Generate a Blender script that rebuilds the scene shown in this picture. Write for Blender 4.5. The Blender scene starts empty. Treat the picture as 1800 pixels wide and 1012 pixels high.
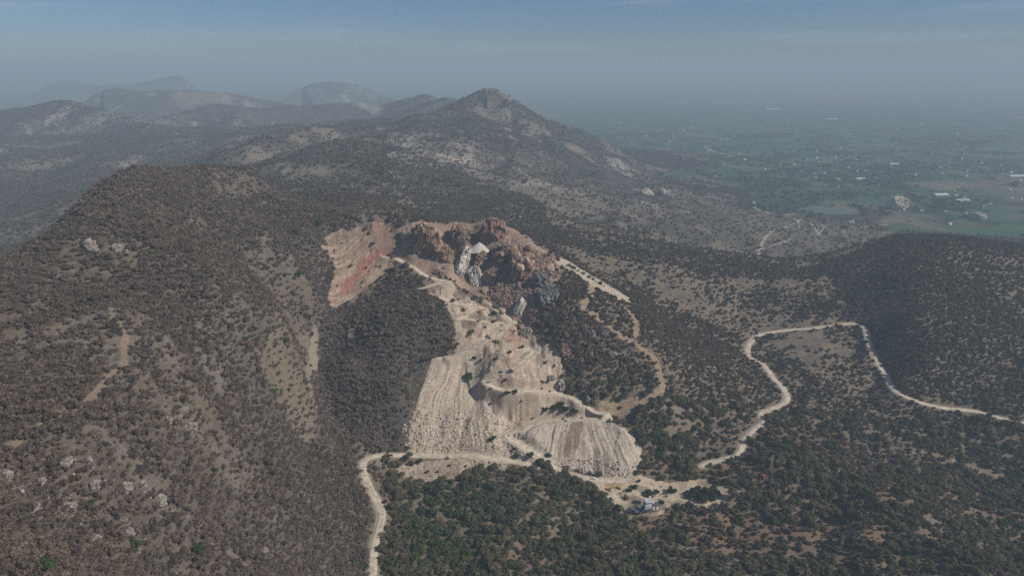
import bpy, math, random
import numpy as np
from mathutils import Vector

# ------------------------------------------------------------------ camera, sky, sun, exposure
S = bpy.context.scene
COL = S.collection
HC, PITCH, FPX = 370.0, math.radians(17.8), 1200.0        # drone height, downward tilt, focal length (px of an 1800 px frame)
cam = bpy.data.cameras.new('camera'); cam.lens = 24.0; cam.sensor_width = 36.0
cam.clip_start = 1.0; cam.clip_end = 200000.0
cam_o = bpy.data.objects.new('camera', cam); COL.objects.link(cam_o)
cam_o.location = (0, 0, HC); cam_o.rotation_euler = (math.radians(90) - PITCH, 0, 0)
S.camera = cam_o

SUN_EL = math.radians(41)
SUN_DIR = Vector((math.cos(SUN_EL) * 0.95, -math.cos(SUN_EL) * 0.31, math.sin(SUN_EL))).normalized()
w = bpy.data.worlds.new('World'); S.world = w; w.use_nodes = True
nt = w.node_tree; nt.nodes.clear()
wo = nt.nodes.new('ShaderNodeOutputWorld'); bg = nt.nodes.new('ShaderNodeBackground')
sky = nt.nodes.new('ShaderNodeTexSky'); sky.sky_type = 'NISHITA'; sky.sun_disc = False
sky.sun_elevation = SUN_EL; sky.sun_rotation = math.atan2(SUN_DIR.x, SUN_DIR.y)
sky.altitude = 600; sky.air_density = 1.0; sky.dust_density = 0.4; sky.ozone_density = 6.0
bg.inputs['Strength'].default_value = 0.066
# thin cirrus streaks, a function of the direction in the sky
tc = nt.nodes.new('ShaderNodeTexCoord'); mp = nt.nodes.new('ShaderNodeMapping'); mp.inputs['Scale'].default_value = (2.2, 2.2, 34.0)
mp.inputs['Rotation'].default_value = (0.0, math.radians(4), 0.0)
nz = nt.nodes.new('ShaderNodeTexNoise'); nz.inputs['Scale'].default_value = 1.6; nz.inputs['Detail'].default_value = 6; nz.inputs['Distortion'].default_value = 0.5
rp = nt.nodes.new('ShaderNodeValToRGB'); rp.color_ramp.elements[0].position = 0.5; rp.color_ramp.elements[1].position = 0.78
mulf = nt.nodes.new('ShaderNodeMath'); mulf.operation = 'MULTIPLY'; mulf.inputs[1].default_value = 0.45
mx = nt.nodes.new('ShaderNodeMix'); mx.data_type = 'RGBA'
mx.inputs['B'].default_value = (7.0, 7.4, 7.9, 1)
tint = nt.nodes.new('ShaderNodeMix'); tint.data_type = 'RGBA'; tint.blend_type = 'MULTIPLY'; tint.inputs['Factor'].default_value = 1.0; tint.inputs['B'].default_value = (.76, .84, .98, 1)
L = nt.links.new
L(tc.outputs['Generated'], mp.inputs['Vector']); L(mp.outputs['Vector'], nz.inputs['Vector']); L(nz.outputs['Fac'], rp.inputs['Fac'])
L(rp.outputs['Color'], mulf.inputs[0]); L(mulf.outputs[0], mx.inputs['Factor']); L(sky.outputs['Color'], mx.inputs['A']); L(mx.outputs['Result'], tint.inputs['A']); L(tint.outputs['Result'], bg.inputs['Color']); L(bg.outputs['Background'], wo.inputs['Surface'])

sl = bpy.data.lights.new('sun', 'SUN'); sl.energy = 3.9; sl.angle = math.radians(0.6); sl.color = (1.0, 0.93, 0.83)
so = bpy.data.objects.new('sun', sl); COL.objects.link(so); so.rotation_euler = SUN_DIR.to_track_quat('Z', 'Y').to_euler()
so.location = (800, 0, 900)

S.view_settings.view_transform = 'Standard'; S.view_settings.look = 'None'
S.view_settings.gamma = 1.0; S.view_settings.use_curve_mapping = False; S.view_settings.exposure = 0.0
cy = S.cycles
cy.max_bounces = 4; cy.diffuse_bounces = 2; cy.glossy_bounces = 1; cy.transmission_bounces = 2; cy.volume_bounces = 0; cy.transparent_max_bounces = 8
cy.use_denoising = False


# ------------------------------------------------------------------ noise
def _h(ix, iy, seed):
    n = (ix.astype(np.int64) * 374761393 + iy.astype(np.int64) * 668265263 + seed * 1442695041) & 0xFFFFFFFF
    n = ((n ^ (n >> 13)) * 1274126177) & 0xFFFFFFFF
    n = n ^ (n >> 16)
    return (n & 0xFFFFFF).astype(np.float32) / np.float32(0xFFFFFF)

def vnoise(x, y, seed=0):
    fx, fy = np.floor(x), np.floor(y)
    ix, iy = fx.astype(np.int64), fy.astype(np.int64)
    tx, ty = (x - fx).astype(np.float32), (y - fy).astype(np.float32)
    tx = tx * tx * tx * (tx * (tx * 6 - 15) + 10); ty = ty * ty * ty * (ty * (ty * 6 - 15) + 10)
    a, b = _h(ix, iy, seed), _h(ix + 1, iy, seed)
    c, d = _h(ix, iy + 1, seed), _h(ix + 1, iy + 1, seed)
    return (a + (b - a) * tx) + ((c + (d - c) * tx) - (a + (b - a) * tx)) * ty      # 0..1

def fbm(x, y, lam, octv=4, seed=0, gain=0.5):
    s = 0; amp = 1; tot = 0
    for i in range(octv):
        k = 2.0 ** i / lam
        c, d = math.cos(0.6 * i + seed), math.sin(0.6 * i + seed)
        s = s + amp * vnoise((x * c - y * d) * k + 17.3 * i, (x * d + y * c) * k - 9.1 * i, seed + i * 31)
        tot += amp; amp *= gain
    return s / tot * 2 - 1                                                            # -1..1

def ridged(x, y, lam, octv=4, seed=0, gain=0.5):
    s = 0; amp = 1; tot = 0
    for i in range(octv):
        k = 2.0 ** i / lam
        c, d = math.cos(0.7 * i + seed), math.sin(0.7 * i + seed)
        n = vnoise((x * c - y * d) * k + 5.3 * i, (x * d + y * c) * k + 3.7 * i, seed + i * 57)
        s = s + amp * (1 - np.abs(n * 2 - 1)); tot += amp; amp *= gain
    return s / tot                                                                    # 0..1, crests at 1

def voro(x, y, lam, seed=0):
    """distance to the nearest jittered cell point (in cell units) and a random number of that cell"""
    x = x / lam; y = y / lam
    ix, iy = np.floor(x).astype(np.int64), np.floor(y).astype(np.int64)
    best = np.full(x.shape, 9.0, np.float32); rnd = np.zeros(x.shape, np.float32)
    for dx in (-1, 0, 1):
        for dy in (-1, 0, 1):
            jx, jy = ix + dx, iy + dy
            px = jx + _h(jx, jy, seed + 1); py = jy + _h(jx, jy, seed + 2)
            d = ((px - x) ** 2 + (py - y) ** 2).astype(np.float32)
            m = d < best
            best = np.where(m, d, best); rnd = np.where(m, _h(jx, jy, seed + 3), rnd)
    return np.sqrt(best), rnd

def sstep(a, b, x):
    t = np.clip((x - a) / (b - a), 0, 1); return t * t * (3 - 2 * t)

# ------------------------------------------------------------------ rays of survey sightings
CP, SP = math.cos(PITCH), math.sin(PITCH)
def ray(px, py):
    u = (np.asarray(px, float) - 900) / FPX; v = (506 - np.asarray(py, float)) / FPX
    return u, CP + v * SP, -SP + v * CP
def at_Y(px, py, Y):
    dx, dy, dz = ray(px, py); t = Y / dy
    return np.stack([dx * t, dy * t, HC + dz * t], -1)
def at_z(px, py, z):
    dx, dy, dz = ray(px, py); t = (z - HC) / dz
    return np.stack([dx * t, dy * t, HC + dz * t], -1)
def at_Yz(px, Y, z):                    # column px, distance Y, height z
    s = (z - HC) / Y
    v = (s * CP + SP) / (CP - s * SP)
    return np.array([(px - 900) / FPX * Y / (CP + v * SP), Y, z])

# ------------------------------------------------------------------ survey of the land: (column, row, height)
CZ = [ # valley floor and foot
 (700,1012,25),(1000,1012,20),(1300,1012,16),(1560,1012,22),(1800,1012,18),(850,930,18),(1000,900,12),(1150,900,12),(1150,865,11),(1260,862,13),
 (1060,845,12),(950,826,20),(800,801,23),(680,800,27),(640,830,32),(665,920,27),(655,1012,27),(850,850,18),
 (1500,900,17),(1400,830,27),(1560,870,30),(1640,920,34),(1740,985,36),(1700,870,4),(1790,950,0),(1700,820,4),(1560,800,14),(1800,850,2),(1800,900,6),
 (1300,900,14),(1400,960,18),(1240,815,16),(1300,795,18),
 # right-hand track
 (1340,740,26),(1382,700,31),(1320,615,42),(1375,582,47),(1440,575,52),(1505,569,55),(1530,610,44),(1560,660,34),(1650,716,27),(1800,745,22),
 (1450,640,38),(1450,720,30),(1530,720,22),(1530,640,38),(1500,500,78),(1440,480,84),(1600,640,52),(1700,640,50),(1800,650,46),(1600,560,80),(1700,540,84),(1800,540,80),
 # right hill
 (1600,412,122),(1500,432,106),(1700,417,120),(1800,432,112),(1600,480,104),(1700,470,106),(1800,480,100),(1450,455,92),
 # tan spur
 (1300,452,84),(1380,458,82),(1200,440,96),(1100,425,112),(1000,408,126),(1250,570,60),(1300,540,60),(1150,500,90),(1350,520,66),(1300,650,44),
 # quarry hill flank
 (1000,458,146),(1040,485,134),(1080,508,124),(1150,546,88),(1050,580,104),(1100,650,76),(1170,680,64),(1150,600,90),(1200,700,50),(1112,772,30),(1200,790,22),(1250,700,42),(1200,620,74),
 # quarry slope
 (930,612,88),(890,570,105),(830,500,134),(850,392,190),(780,420,176),(740,400,190),(690,440,166),(660,384,197),(700,460,156),(680,510,134),(650,650,80),(620,770,42),(700,770,34),(760,570,112),(740,640,78),
 (600,385,196),(580,430,172),(560,480,150),(585,540,122),(562,600,98),(558,660,80),(575,730,55),(610,780,40),
 (960,520,132),(940,430,168),(900,410,180),(1000,700,55),(960,640,80),(900,690,66),(850,685,66),(1040,735,45),
 (900,765,30),
 # left hill
 (530,480,166),(500,560,152),(520,660,118),(500,720,102),(450,800,120),(450,950,98),(300,800,168),(300,1000,140),(60,1012,206),(0,800,220),(0,600,226),(150,600,216),(150,800,203),(560,950,54),(560,840,56),
 (450,600,162),(450,500,186),(300,500,216),(300,600,198),(550,430,178),(500,400,196),(150,480,230),(380,430,212),(380,700,154),(150,900,184),
 (400,345,225),(215,309,248),(182,327,246),(150,350,244),(311,300,251),(361,293,251),(422,295,244),(461,312,230),(120,378,244),(60,427,240),(0,464,236),(480,335,212),(560,360,198),(640,360,188),
 (640,560,117),(600,640,87),(700,600,102),(700,700,63),(610,700,63),(700,740,45),(780,700,49),(780,750,31),(850,740,38),(730,720,48),
 (1000,825,15),(1090,832,12),(1000,800,17),(1080,800,14),(1000,600,98),
]
CY = [ # (column, row, distance) for the country behind
 (800,372,1180),(700,365,1090),(640,345,1040),(900,372,1230),(950,400,1160),(600,300,1320),(500,290,1350),(700,300,1420),(800,300,1500),(850,300,1600),(1000,350,1500),(1100,350,1650),(1200,400,1420),(1000,290,2080),
 (1100,310,2150),(1200,340,2000),(900,250,2000),(750,250,1850),(600,260,1600),(950,260,2150),(1100,400,1330),(850,210,2450),
 (30,425,1150),(0,340,1600),(150,300,1900),(300,270,2200),(0,260,2200),(420,290,1750),(200,240,2500),(400,240,2500),(550,225,2600),(60,380,1350),
]
CH = [ # hidden ground (column, distance, height)
 (215,1000,170),(300,1050,175),(400,1080,170),(120,820,160),(0,640,175),(0,800,130),(60,740,165),(0,560,195),(60,620,195),(120,700,190),(-300,500,185),(-300,900,120),(-300,250,245),(-400,150,240),
 (480,1080,185),(560,1060,172),(660,930,165),(740,930,150),(850,930,150),(940,950,140),(1300,1240,10),(1450,1240,15),(1600,1350,5),(1700,1350,0),(1850,1350,0),(1500,1300,2),
 (1380,1180,40),(1200,1230,50),(2050,600,40),(2100,900,90),(2050,450,20),(1100,860,95),(1040,870,105),
 (1300,1450,-2),(1500,1500,-6),(1700,1700,-8),(1900,1800,-8),(1300,1800,-4),(1500,2000,-8),(1150,2500,-2),(1300,2500,-8),(1700,2500,-8),(2000,3000,-8),(1000,3600,0),(1200,4000,-8),(1600,4000,-8),(950,5000,-4),
 (700,3200,150),(500,3200,120),(300,3000,120),(100,2600,120),(-200,2400,120),(-300,1500,110),(100,4200,80),(400,4200,90),(700,4200,80),(-300,4000,80),(200,6500,40),(600,5400,40),(-200,7000,30),(900,3200,100),
 (200,12000,0),(600,9000,0),(900,9000,-8),(1400,9000,-8),(-200,12000,0),(900,30000,-8),(0,30000,-8),(1800,30000,-8),(1800,9000,-8),
]
ctrl = [at_z(*c) for c in CZ] + [at_Y(*c) for c in CY] + [at_Yz(*c) for c in CH]
ctrl = np.array(ctrl, float)

# grid of the land: rows of constant distance, finer near the quarry
ys = [80.0]
while ys[-1] < 46000:
    y = ys[-1]
    if y < 440: d = 1.5
    elif y < 900: d = 0.95
    else: d = min(0.95 + (y - 900) * 0.0042, y * 0.011)
    ys.append(y + d)
YR = np.array(ys)
NX = 1700
AV = np.linspace(-1.12, 1.12, NX)
NY = len(YR)
A, Yg = np.meshgrid(AV, YR)
Xg = A * Yg
A = A.astype(np.float32)

# smooth interpolation through the survey points (multiquadric in bearing / log-distance space)
def feat(X, Y): return np.stack([X / Y, np.log(Y)], -1)
def fit(F, z, c=0.03, lam=1e-4):
    D = np.sqrt(((F[:, None] - F[None]) ** 2).sum(-1) + c * c)
    n = len(F); P = np.concatenate([np.ones((n, 1)), F], 1)
    M = np.block([[-D + lam * np.eye(n), P], [P.T, np.zeros((3, 3))]])
    return np.linalg.solve(M, np.concatenate([z, np.zeros(3)]))
F = feat(ctrl[:, 0], ctrl[:, 1]); sol = fit(F, ctrl[:, 2])
def rbf(X, Y):
    f = feat(X, Y).reshape(-1, 2); out = np.empty(len(f))
    for i in range(0, len(f), 20000):
        q = f[i:i + 20000]
        D = np.sqrt(((q[:, None] - F[None]) ** 2).sum(-1) + 0.03 ** 2)
        out[i:i + 20000] = -D @ sol[:len(F)] + sol[-3] + q @ sol[-2:]
    return out.reshape(X.shape)
ri = np.unique(np.concatenate([np.arange(0, NY, 5), [NY - 1]])); ci = np.unique(np.concatenate([np.arange(0, NX, 8), [NX - 1]]))
Hc = rbf(Xg[np.ix_(ri, ci)], Yg[np.ix_(ri, ci)])
tmp = np.stack([np.interp(AV, AV[ci], r) for r in Hc])
H = np.empty((NY, NX)); 
lo = np.clip(np.searchsorted(ri, np.arange(NY), 'right') - 1, 0, len(ri) - 2)
ft = ((np.arange(NY) - ri[lo]) / (ri[lo + 1] - ri[lo]))[:, None]
H = tmp[lo] * (1 - ft) + tmp[lo + 1] * ft
plain_z = -8 + 3 * fbm(Xg, Yg, 2500, 3, 5)
H = np.maximum(H, plain_z)
H = np.where(Yg > 12000, plain_z + (H - plain_z) * np.clip((20000 - Yg) / 8000, 0, 1), H)

def polydist(P, X, Y):
    """distance to a polyline, height interpolated along it, arc length along it"""
    best = np.full(X.shape, 1e9); zz = np.zeros(X.shape); ss = np.zeros(X.shape); acc = 0
    for p, q in zip(P[:-1], P[1:]):
        d = q[:2] - p[:2]; l2 = (d ** 2).sum() + 1e-9
        t = np.clip(((X - p[0]) * d[0] + (Y - p[1]) * d[1]) / l2, 0, 1)
        dist = np.hypot(X - p[0] - t * d[0], Y - p[1] - t * d[1])
        m = dist < best
        best = np.where(m, dist, best); zz = np.where(m, p[2] + t * (q[2] - p[2]), zz); ss = np.where(m, acc + t * math.sqrt(l2), ss)
        acc += math.sqrt(l2)
    return best, zz, ss

# ridges of the country behind: crest lines (column, row, distance)
RIDGES = [
 ([(-260,200,2700),(-100,208,2900),(0,195,3000),(60,188,3050),(85,180,3050),(105,178,3050),(125,180,3050),(150,188,3050),(200,203,2950),(260,222,2800),(300,240,2650)],0.34,1),
 ([(120,196,4300),(150,178,4400),(180,161,4500),(205,156,4500),(250,158,4500),(290,157,4500),(345,158,4550),(400,165,4600),(444,172,4600),(500,182,4600)],0.36,2),
 ([(240,222,3000),(300,205,3200),(333,197,3300),(360,188,3350),(383,183,3400),(405,184,3400),(440,189,3450),(500,187,3550),(583,181,3650),(640,179,3700),(694,176,3700),(720,170,3600),(740,168,3500),(752,167,3450),(767,178,3400),(783,172,3300),(797,177,3200),(812,182,2950)],0.38,3),
 ([(17,190,7800),(55,163,7900),(95,143,8000),(133,142,8000),(167,151,8000),(222,148,8000),(267,142,8000),(289,136,8000),(305,134,8000),(320,134,8000),(333,148,8000),(350,158,8000),(390,168,8000),(440,163,8300),(461,161,8400),(490,164,8500)],0.42,4),
 ([(470,176,6300),(511,166,6400),(530,155,6500),(550,147,6500),(583,145,6500),(611,145,6500),(640,153,6500),(667,165,6400),(690,175,6300)],0.42,5),
 ([(430,262,1600),(472,248,1700),(555,234,1900),(611,231,2000),(660,222,2100),(722,214,2200),(770,203,2330),(805,193,2450),(820,181,2550),(830,169,2600),(838,162,2610),(850,156,2620),(867,155,2620),(880,162,2610),(888,172,2600),(900,184,2550),(917,201,2480),(944,223,2380),(965,240,2300),(1000,266,2180),(1060,296,2050)],0.46,6),
]
for pts, slope, sd in RIDGES:
    P = np.array([at_Y(*p) for p in pts])
    r0 = np.searchsorted(YR, max(300, P[:, 1].min() - 1600)); r1 = np.searchsorted(YR, P[:, 1].max() + 2200)
    X_, Y_ = Xg[r0:r1], Yg[r0:r1]
    d, z, s = polydist(P, X_, Y_)
    lam = 260 if sd == 6 else 420
    gul = ridged(s + 0.25 * d, d * 0.35, lam, 3, 40 + sd)
    sl2 = slope * (0.82 + 0.5 * (1 - gul)) + 0.05 * fbm(X_, Y_, 300, 3, sd)
    dd = np.sqrt(d * d + 14 ** 2) - 14
    t = z - sl2 * dd + np.minimum(d / 60, 1) * 8 * fbm(X_, Y_, 90, 4, 60 + sd)
    if sd == 6: t = t + 6 * np.exp(-((d - 45) / 22) ** 2) * (vnoise(s / 40, d * 0, 9) > .35) * (s > 1050) * (s < 1500)
    k = 8.0
    Hs = H[r0:r1]
    H[r0:r1] = np.maximum(Hs, t) + 0.5 * np.exp(-np.abs(Hs - t) / k) * 0
print('grid', NY, NX)

# ---- gullies and roughness of the hills
hillw = sstep(4, 40, H - plain_z)
flat = sstep(560, 700, np.hypot((Xg - 40) * 1.0, (Yg - 600) * 1.0) + 420)           # gentle around the works
gl = ridged(Xg + 30 * fbm(Xg, Yg, 120, 2, 3), Yg * 0.8, 170, 4, 11)
farw = np.clip(Yg / 1500, 0.55, 1.6)
H = H + hillw * farw * (gl - 0.62) * 16 * (0.12 + 0.88 * flat)
fold = sstep(980, 1350, Yg) * (1 - sstep(2300, 2700, Yg)) * hillw
H = H + fold * (ridged(Xg + 60 * fbm(Xg, Yg, 260, 2, 13), Yg * .55, 330, 4, 14) - .64) * 52
H = H + hillw * (fbm(Xg, Yg, 42, 4, 21) * 2.6 + fbm(Xg, Yg, 9, 3, 22) * 0.55)
H = H + (1 - hillw) * fbm(Xg, Yg, 60, 3, 23) * 0.8
# knolls and hollows of the wooded valley floor in the foreground
vf = sstep(560, 500, Yg) * sstep(-60, 20, Xg + 0.0 * Yg)
H = H + vf * (ridged(Xg - 0.5 * Yg, Yg * 0.6, 95, 3, 77) - 0.6) * 14

def Hat(x, y, G=None):
    G = H if G is None else G
    x = np.asarray(x, float); y = np.asarray(y, float)
    fj = np.clip((x / y - AV[0]) / (AV[1] - AV[0]), 0, NX - 1.001); j = fj.astype(int); tj = fj - j
    i = np.clip(np.searchsorted(YR, y, 'right') - 1, 0, NY - 2); ti = np.clip((y - YR[i]) / (YR[i + 1] - YR[i]), 0, 1)
    return (G[i, j] * (1 - tj) + G[i, j + 1] * tj) * (1 - ti) + (G[i + 1, j] * (1 - tj) + G[i + 1, j + 1] * tj) * ti

YM = np.concatenate([np.arange(100, 1300, 1.0), np.geomspace(1300, 40000, 1200)])
def on_ground(px, py):
    """first place where the sight line (column, row) meets the land"""
    out = []
    for a, b in zip(np.atleast_1d(px), np.atleast_1d(py)):
        dx, dy, dz = ray(a, b); t = YM / dy
        z = HC + dz * t; g = Hat(dx * t, YM)
        k = int(np.argmax(g >= z))
        if not (g >= z).any(): k = len(YM) - 1
        k = max(k, 1)
        f0, f1 = z[k - 1] - g[k - 1], z[k] - g[k]
        f = f0 / (f0 - f1 + 1e-9) if (g >= z).any() else 1.0
        Y = YM[k - 1] + f * (YM[k] - YM[k - 1])
        out.append([dx / dy * Y, Y, Hat(dx / dy * Y, Y)])
    return np.array(out, float)
def gp(pts): return on_ground([p[0] for p in pts], [p[1] for p in pts])

def smooth_line(P, step=2.0):
    """Catmull-Rom through the points, resampled"""
    Q = np.concatenate([[2 * P[0] - P[1]], P, [2 * P[-1] - P[-2]]]); out = []
    for i in range(1, len(Q) - 2):
        n = max(2, int(np.linalg.norm(Q[i + 1][:2] - Q[i][:2]) / step))
        t = np.linspace(0, 1, n, endpoint=False)[:, None]
        out.append(0.5 * (2 * Q[i] + (Q[i + 1] - Q[i - 1]) * t + (2 * Q[i - 1] - 5 * Q[i] + 4 * Q[i + 1] - Q[i + 2]) * t ** 2 + (3 * Q[i] - Q[i - 1] - 3 * Q[i + 1] + Q[i + 2]) * t ** 3))
    return np.concatenate(out + [P[-1:]])

# ---- hollows blasted into the crest of the quarry hill: (column, row, radius, depth)
for c, r, rad, dep in [(789,426,13,13),(846,446,15,9),(822,482,15,10),(742,452,13,9),(856,492,12,7),(711,430,9,6),(768,462,12,6),(835,412,8,9),(918,560,8,9)]:
    q = gp([(c, r)])[0]
    H -= dep * np.exp(-(((Xg - q[0]) ** 2 + ((Yg - q[1]) * .8) ** 2) / rad ** 2) ** 1.5)
# ---- spoil heaps: stone tipped over an edge, lying at its angle of rest
def heap(crest, slope, base_cut, seed, apex_back):
    global H
    P = np.array([at_z(*c) for c in crest])
    r0, r1 = np.searchsorted(YR, [P[:, 1].min() - 160, P[:, 1].max() + 60])
    X_, Y_ = Xg[r0:r1], Yg[r0:r1]
    d, z, s = polydist(P, X_, Y_)
    ax, ay = P[:, 0].mean(), P[:, 1].max() + apex_back
    th = np.arctan2(X_ - ax, ay - Y_)
    rr = np.hypot(X_ - ax, ay - Y_)
    th2 = th + .045 * fbm(X_, Y_, 18, 3, seed + 3)
    rill = (vnoise(th2 * 23, rr / 60, seed) - .5) * 1.5 + (vnoise(th2 * 71, rr / 22, seed + 1) - .5) * 0.8 + (vnoise(th2 * 190, rr / 10, seed + 2) - .5) * .45 + fbm(X_, Y_, 7, 3, seed + 5) * .8
    t = np.full(X_.shape, -1e9)
    for p_, q_ in zip(P[:-1], P[1:]):
        d_, z_, _ = polydist(np.array([p_, q_]), X_, Y_); t = np.maximum(t, z_ - slope * d_)
    t = t - slope * fbm(X_, Y_, 26, 4, seed) * 4.2 + rill * np.minimum(d / 6, 1)
    behind = Y_ > np.interp(X_, P[:, 0][np.argsort(P[:, 0])], P[:, 1][np.argsort(P[:, 0])]) + 1.0
    t = np.where(behind, z - 0.3 * np.maximum(d - 4, 0) + fbm(X_, Y_, 8, 3, seed + 6) * .8, t)
    m = t > H[r0:r1]
    H[r0:r1] = np.where(m, t, H[r0:r1])
    M = np.zeros(H.shape, bool); M[r0:r1] = m & ~behind
    TH = np.zeros(H.shape, np.float32); TH[r0:r1] = th2
    return M, TH, P
HEAP1, TH1, P1 = heap([(757,632,84),(785,627,85.5),(812,622,87),(835,628,83),(850,655,74),(857,690,63),(867,735,46)], 0.72, 0, 101, 40)
HEAP2, TH2, P2 = heap([(935,746,44),(965,741,44),(1000,739,44.5),(1045,739,45),(1075,742,45),(1090,752,42)], 0.78, 0, 111, 45)
_pl = 86.5 - .72 * (655 - Yg) + .6 * fbm(Xg, Yg, 9, 3, 121)
_m = (Xg > -50) & (Xg < -16) & (Yg > 596) & (Yg < 656) & (H > _pl)
H = np.where(_m, _pl + (.22 + .78 * sstep(-44, -18, Xg)) * (H - _pl), H); HEAP1 |= _m & (Xg < -30 + 4 * fbm(Xg, Yg, 12, 2, 122)); TH1 = np.where(_m, .35 + .02 * Xg, TH1)
print('heaps', HEAP1.sum(), HEAP2.sum())

# ---- broken relief of the dug and tipped slopes
def soft_region(pts, edge):
    P = gp(pts)[:, :2]; c = P.mean(0); m = np.zeros(H.shape, bool)
    r0, r1 = np.searchsorted(YR, [P[:, 1].min() - 5, P[:, 1].max() + 5]); X_, Y_ = Xg[r0:r1], Yg[r0:r1]; mm = np.zeros(X_.shape, bool)
    for p, q in zip(P, np.roll(P, -1, 0)):
        k = (p[1] > Y_) != (q[1] > Y_)
        with np.errstate(divide='ignore', invalid='ignore'): mm ^= k & (X_ < (q[0] - p[0]) * (Y_ - p[1]) / (q[1] - p[1]) + p[0])
    m[r0:r1] = mm; return m
dug = soft_region([(752,500),(795,495),(860,545),(925,580),(985,620),(992,690),(1060,725),(1045,738),(935,748),(890,768),(868,780),(850,770),(850,690),(850,640),(800,615),(797,560),(775,530)], 2) & ~HEAP1 & ~HEAP2
tip = soft_region([(572,412),(600,402),(640,404),(660,432),(700,440),(692,462),(655,490),(625,520),(585,545),(580,490),(572,450)], 2)
rillx = ridged(Xg + 4 * fbm(Xg, Yg, 25, 2, 88), Yg * .16, 11, 3, 89) - .6
tp, tq = (Xg - Yg) * .7, (Xg + Yg) * .7
H = H + dug * (rillx * 4.6 + fbm(Xg, Yg, 17, 3, 90) * 2.6 + fbm(Xg, Yg, 5, 2, 91) * 1.1) + tip * ((ridged(tp + 2 * fbm(Xg, Yg, 20, 2, 94), tq * .12, 8, 3, 92) - .6) * 2.6 + fbm(Xg, Yg, 4, 2, 93) * 1.0)
print('dug', dug.sum(), tip.sum())
# ------------------------------------------------------------------ tracks: levelled into the land
ROADS = {  # name: (width in metres, label, sightings)
 'valley': (6.2, 'pale dirt road curving round the foot of the left hillside and below the big spoil heap',
   [(654,1040),(655,1012),(656,985),(660,950),(667,925),(671,905),(661,880),(649,858),(641,835),(637,815),(645,804),(670,799),(720,801),(800,801),(850,801),(888,808),(920,815),(948,823)]),
 'ramp': (6.0, 'pale haul track climbing beside the lower spoil heap to its flat top',
   [(1100,843),(1060,845),(1015,836),(975,823),(955,807),(925,785),(895,770),(890,764),(905,755),(920,749),(945,739),(975,733),(1010,733),(1045,734)]),
 'bench': (4.4, 'narrow haul track zigzagging up the middle of the quarry slope',
   [(1062,730),(1045,722),(1020,706),(1000,697),(975,690),(945,685),(915,685),(880,686),(858,682),(852,675),(865,665),(885,652),(905,640),(925,629),(934,619),(925,613),(905,613)]),
 'upper': (5.0, 'pale haul track slanting from the top of the big spoil heap to the quarry mouth',
   [(790,629),(810,623),(835,610),(855,597),(872,583),(888,573),(897,567),(888,555),(878,545),(868,535),(858,527)]),
 'loop': (3.2, 'thin loop of track crossing bare soil below the quarry',
   [(888,570),(868,568),(845,563),(822,560),(802,560),(818,552),(835,545),(850,541),(835,541),(810,536),(785,528),(768,520),(752,512)]),
 'top': (4.0, 'reddish track along the shoulder above the dark brush bowl',
   [(740,508),(765,499),(788,496),(765,490),(745,484),(728,472),(712,460),(697,451),(680,449),(672,452)]),
 'east': (5.6, 'winding pale dirt road on the right running round the open tan slope',
   [(1232,819),(1250,812),(1272,807),(1297,799),(1304,786),(1311,769),(1328,752),(1343,742),(1337,727),(1350,720),(1372,713),(1383,700),(1376,683),(1362,667),(1350,652),(1338,638),(1322,630),(1314,618),(1318,603),(1335,588),(1380,581),(1430,576),(1480,570),(1505,568),(1521,575),(1524,590),(1530,610),(1545,640),(1556,660),(1575,685),(1605,702),(1650,716),(1710,722),(1760,734),(1800,745),(1850,757)]),
}
ROADLINES = {}
ROADM = np.zeros(H.shape, np.float32)
for nm, (wd, lab, pts) in ROADS.items():
    P = gp(pts)
    if nm == 'ramp':
        P[-6:, 2] = np.linspace(P[-6, 2], 45.5, 6)
    C = smooth_line(P, 2.5)
    k = 9; zz = np.convolve(np.pad(C[:, 2], k, 'edge'), np.ones(2 * k + 1) / (2 * k + 1), 'valid'); C[:, 2] = zz
    ROADLINES[nm] = C
for nm in ('valley', 'east', 'loop', 'top', 'bench', 'upper', 'ramp'):
    wd = ROADS[nm][0]; C = ROADLINES[nm]
    if nm in ('loop',): C[0, 2] = Hat(C[0, 0], C[0, 1])
    r0, r1 = np.searchsorted(YR, [C[:, 1].min() - 25, C[:, 1].max() + 25])
    sub = C[::2] if len(C) > 6 else C
    xa, xb = sub[:, 0].min() - 25, sub[:, 0].max() + 25
    R, Cc = np.nonzero((Xg[r0:r1] > xa) & (Xg[r0:r1] < xb)); R += r0
    X_, Y_ = Xg[R, Cc], Yg[R, Cc]
    d = np.full(X_.shape, 1e9); z = np.zeros(X_.shape)
    for p, q in zip(sub[:-1], sub[1:]):
        dv = q[:2] - p[:2]; l2 = (dv ** 2).sum() + 1e-9
        mm = (X_ > min(p[0], q[0]) - 24) & (X_ < max(p[0], q[0]) + 24) & (Y_ > min(p[1], q[1]) - 24) & (Y_ < max(p[1], q[1]) + 24)
        if not mm.any(): continue
        t = np.clip(((X_[mm] - p[0]) * dv[0] + (Y_[mm] - p[1]) * dv[1]) / l2, 0, 1)
        dist = np.hypot(X_[mm] - p[0] - t * dv[0], Y_[mm] - p[1] - t * dv[1])
        b = dist < d[mm]
        dm = d[mm]; zm = z[mm]; dm[b] = dist[b]; zm[b] = (p[2] + t * (q[2] - p[2]))[b]; d[mm] = dm; z[mm] = zm
    half = wd / 2
    wgt = 1 - sstep(half + 1.2, half + 6.0, d)
    h0 = H[R, Cc]
    H[R, Cc] = h0 * (1 - wgt) + z * wgt
    ROADM[R, Cc] = np.maximum(ROADM[R, Cc], 1 - sstep(half, half + 2.5, d))

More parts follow.
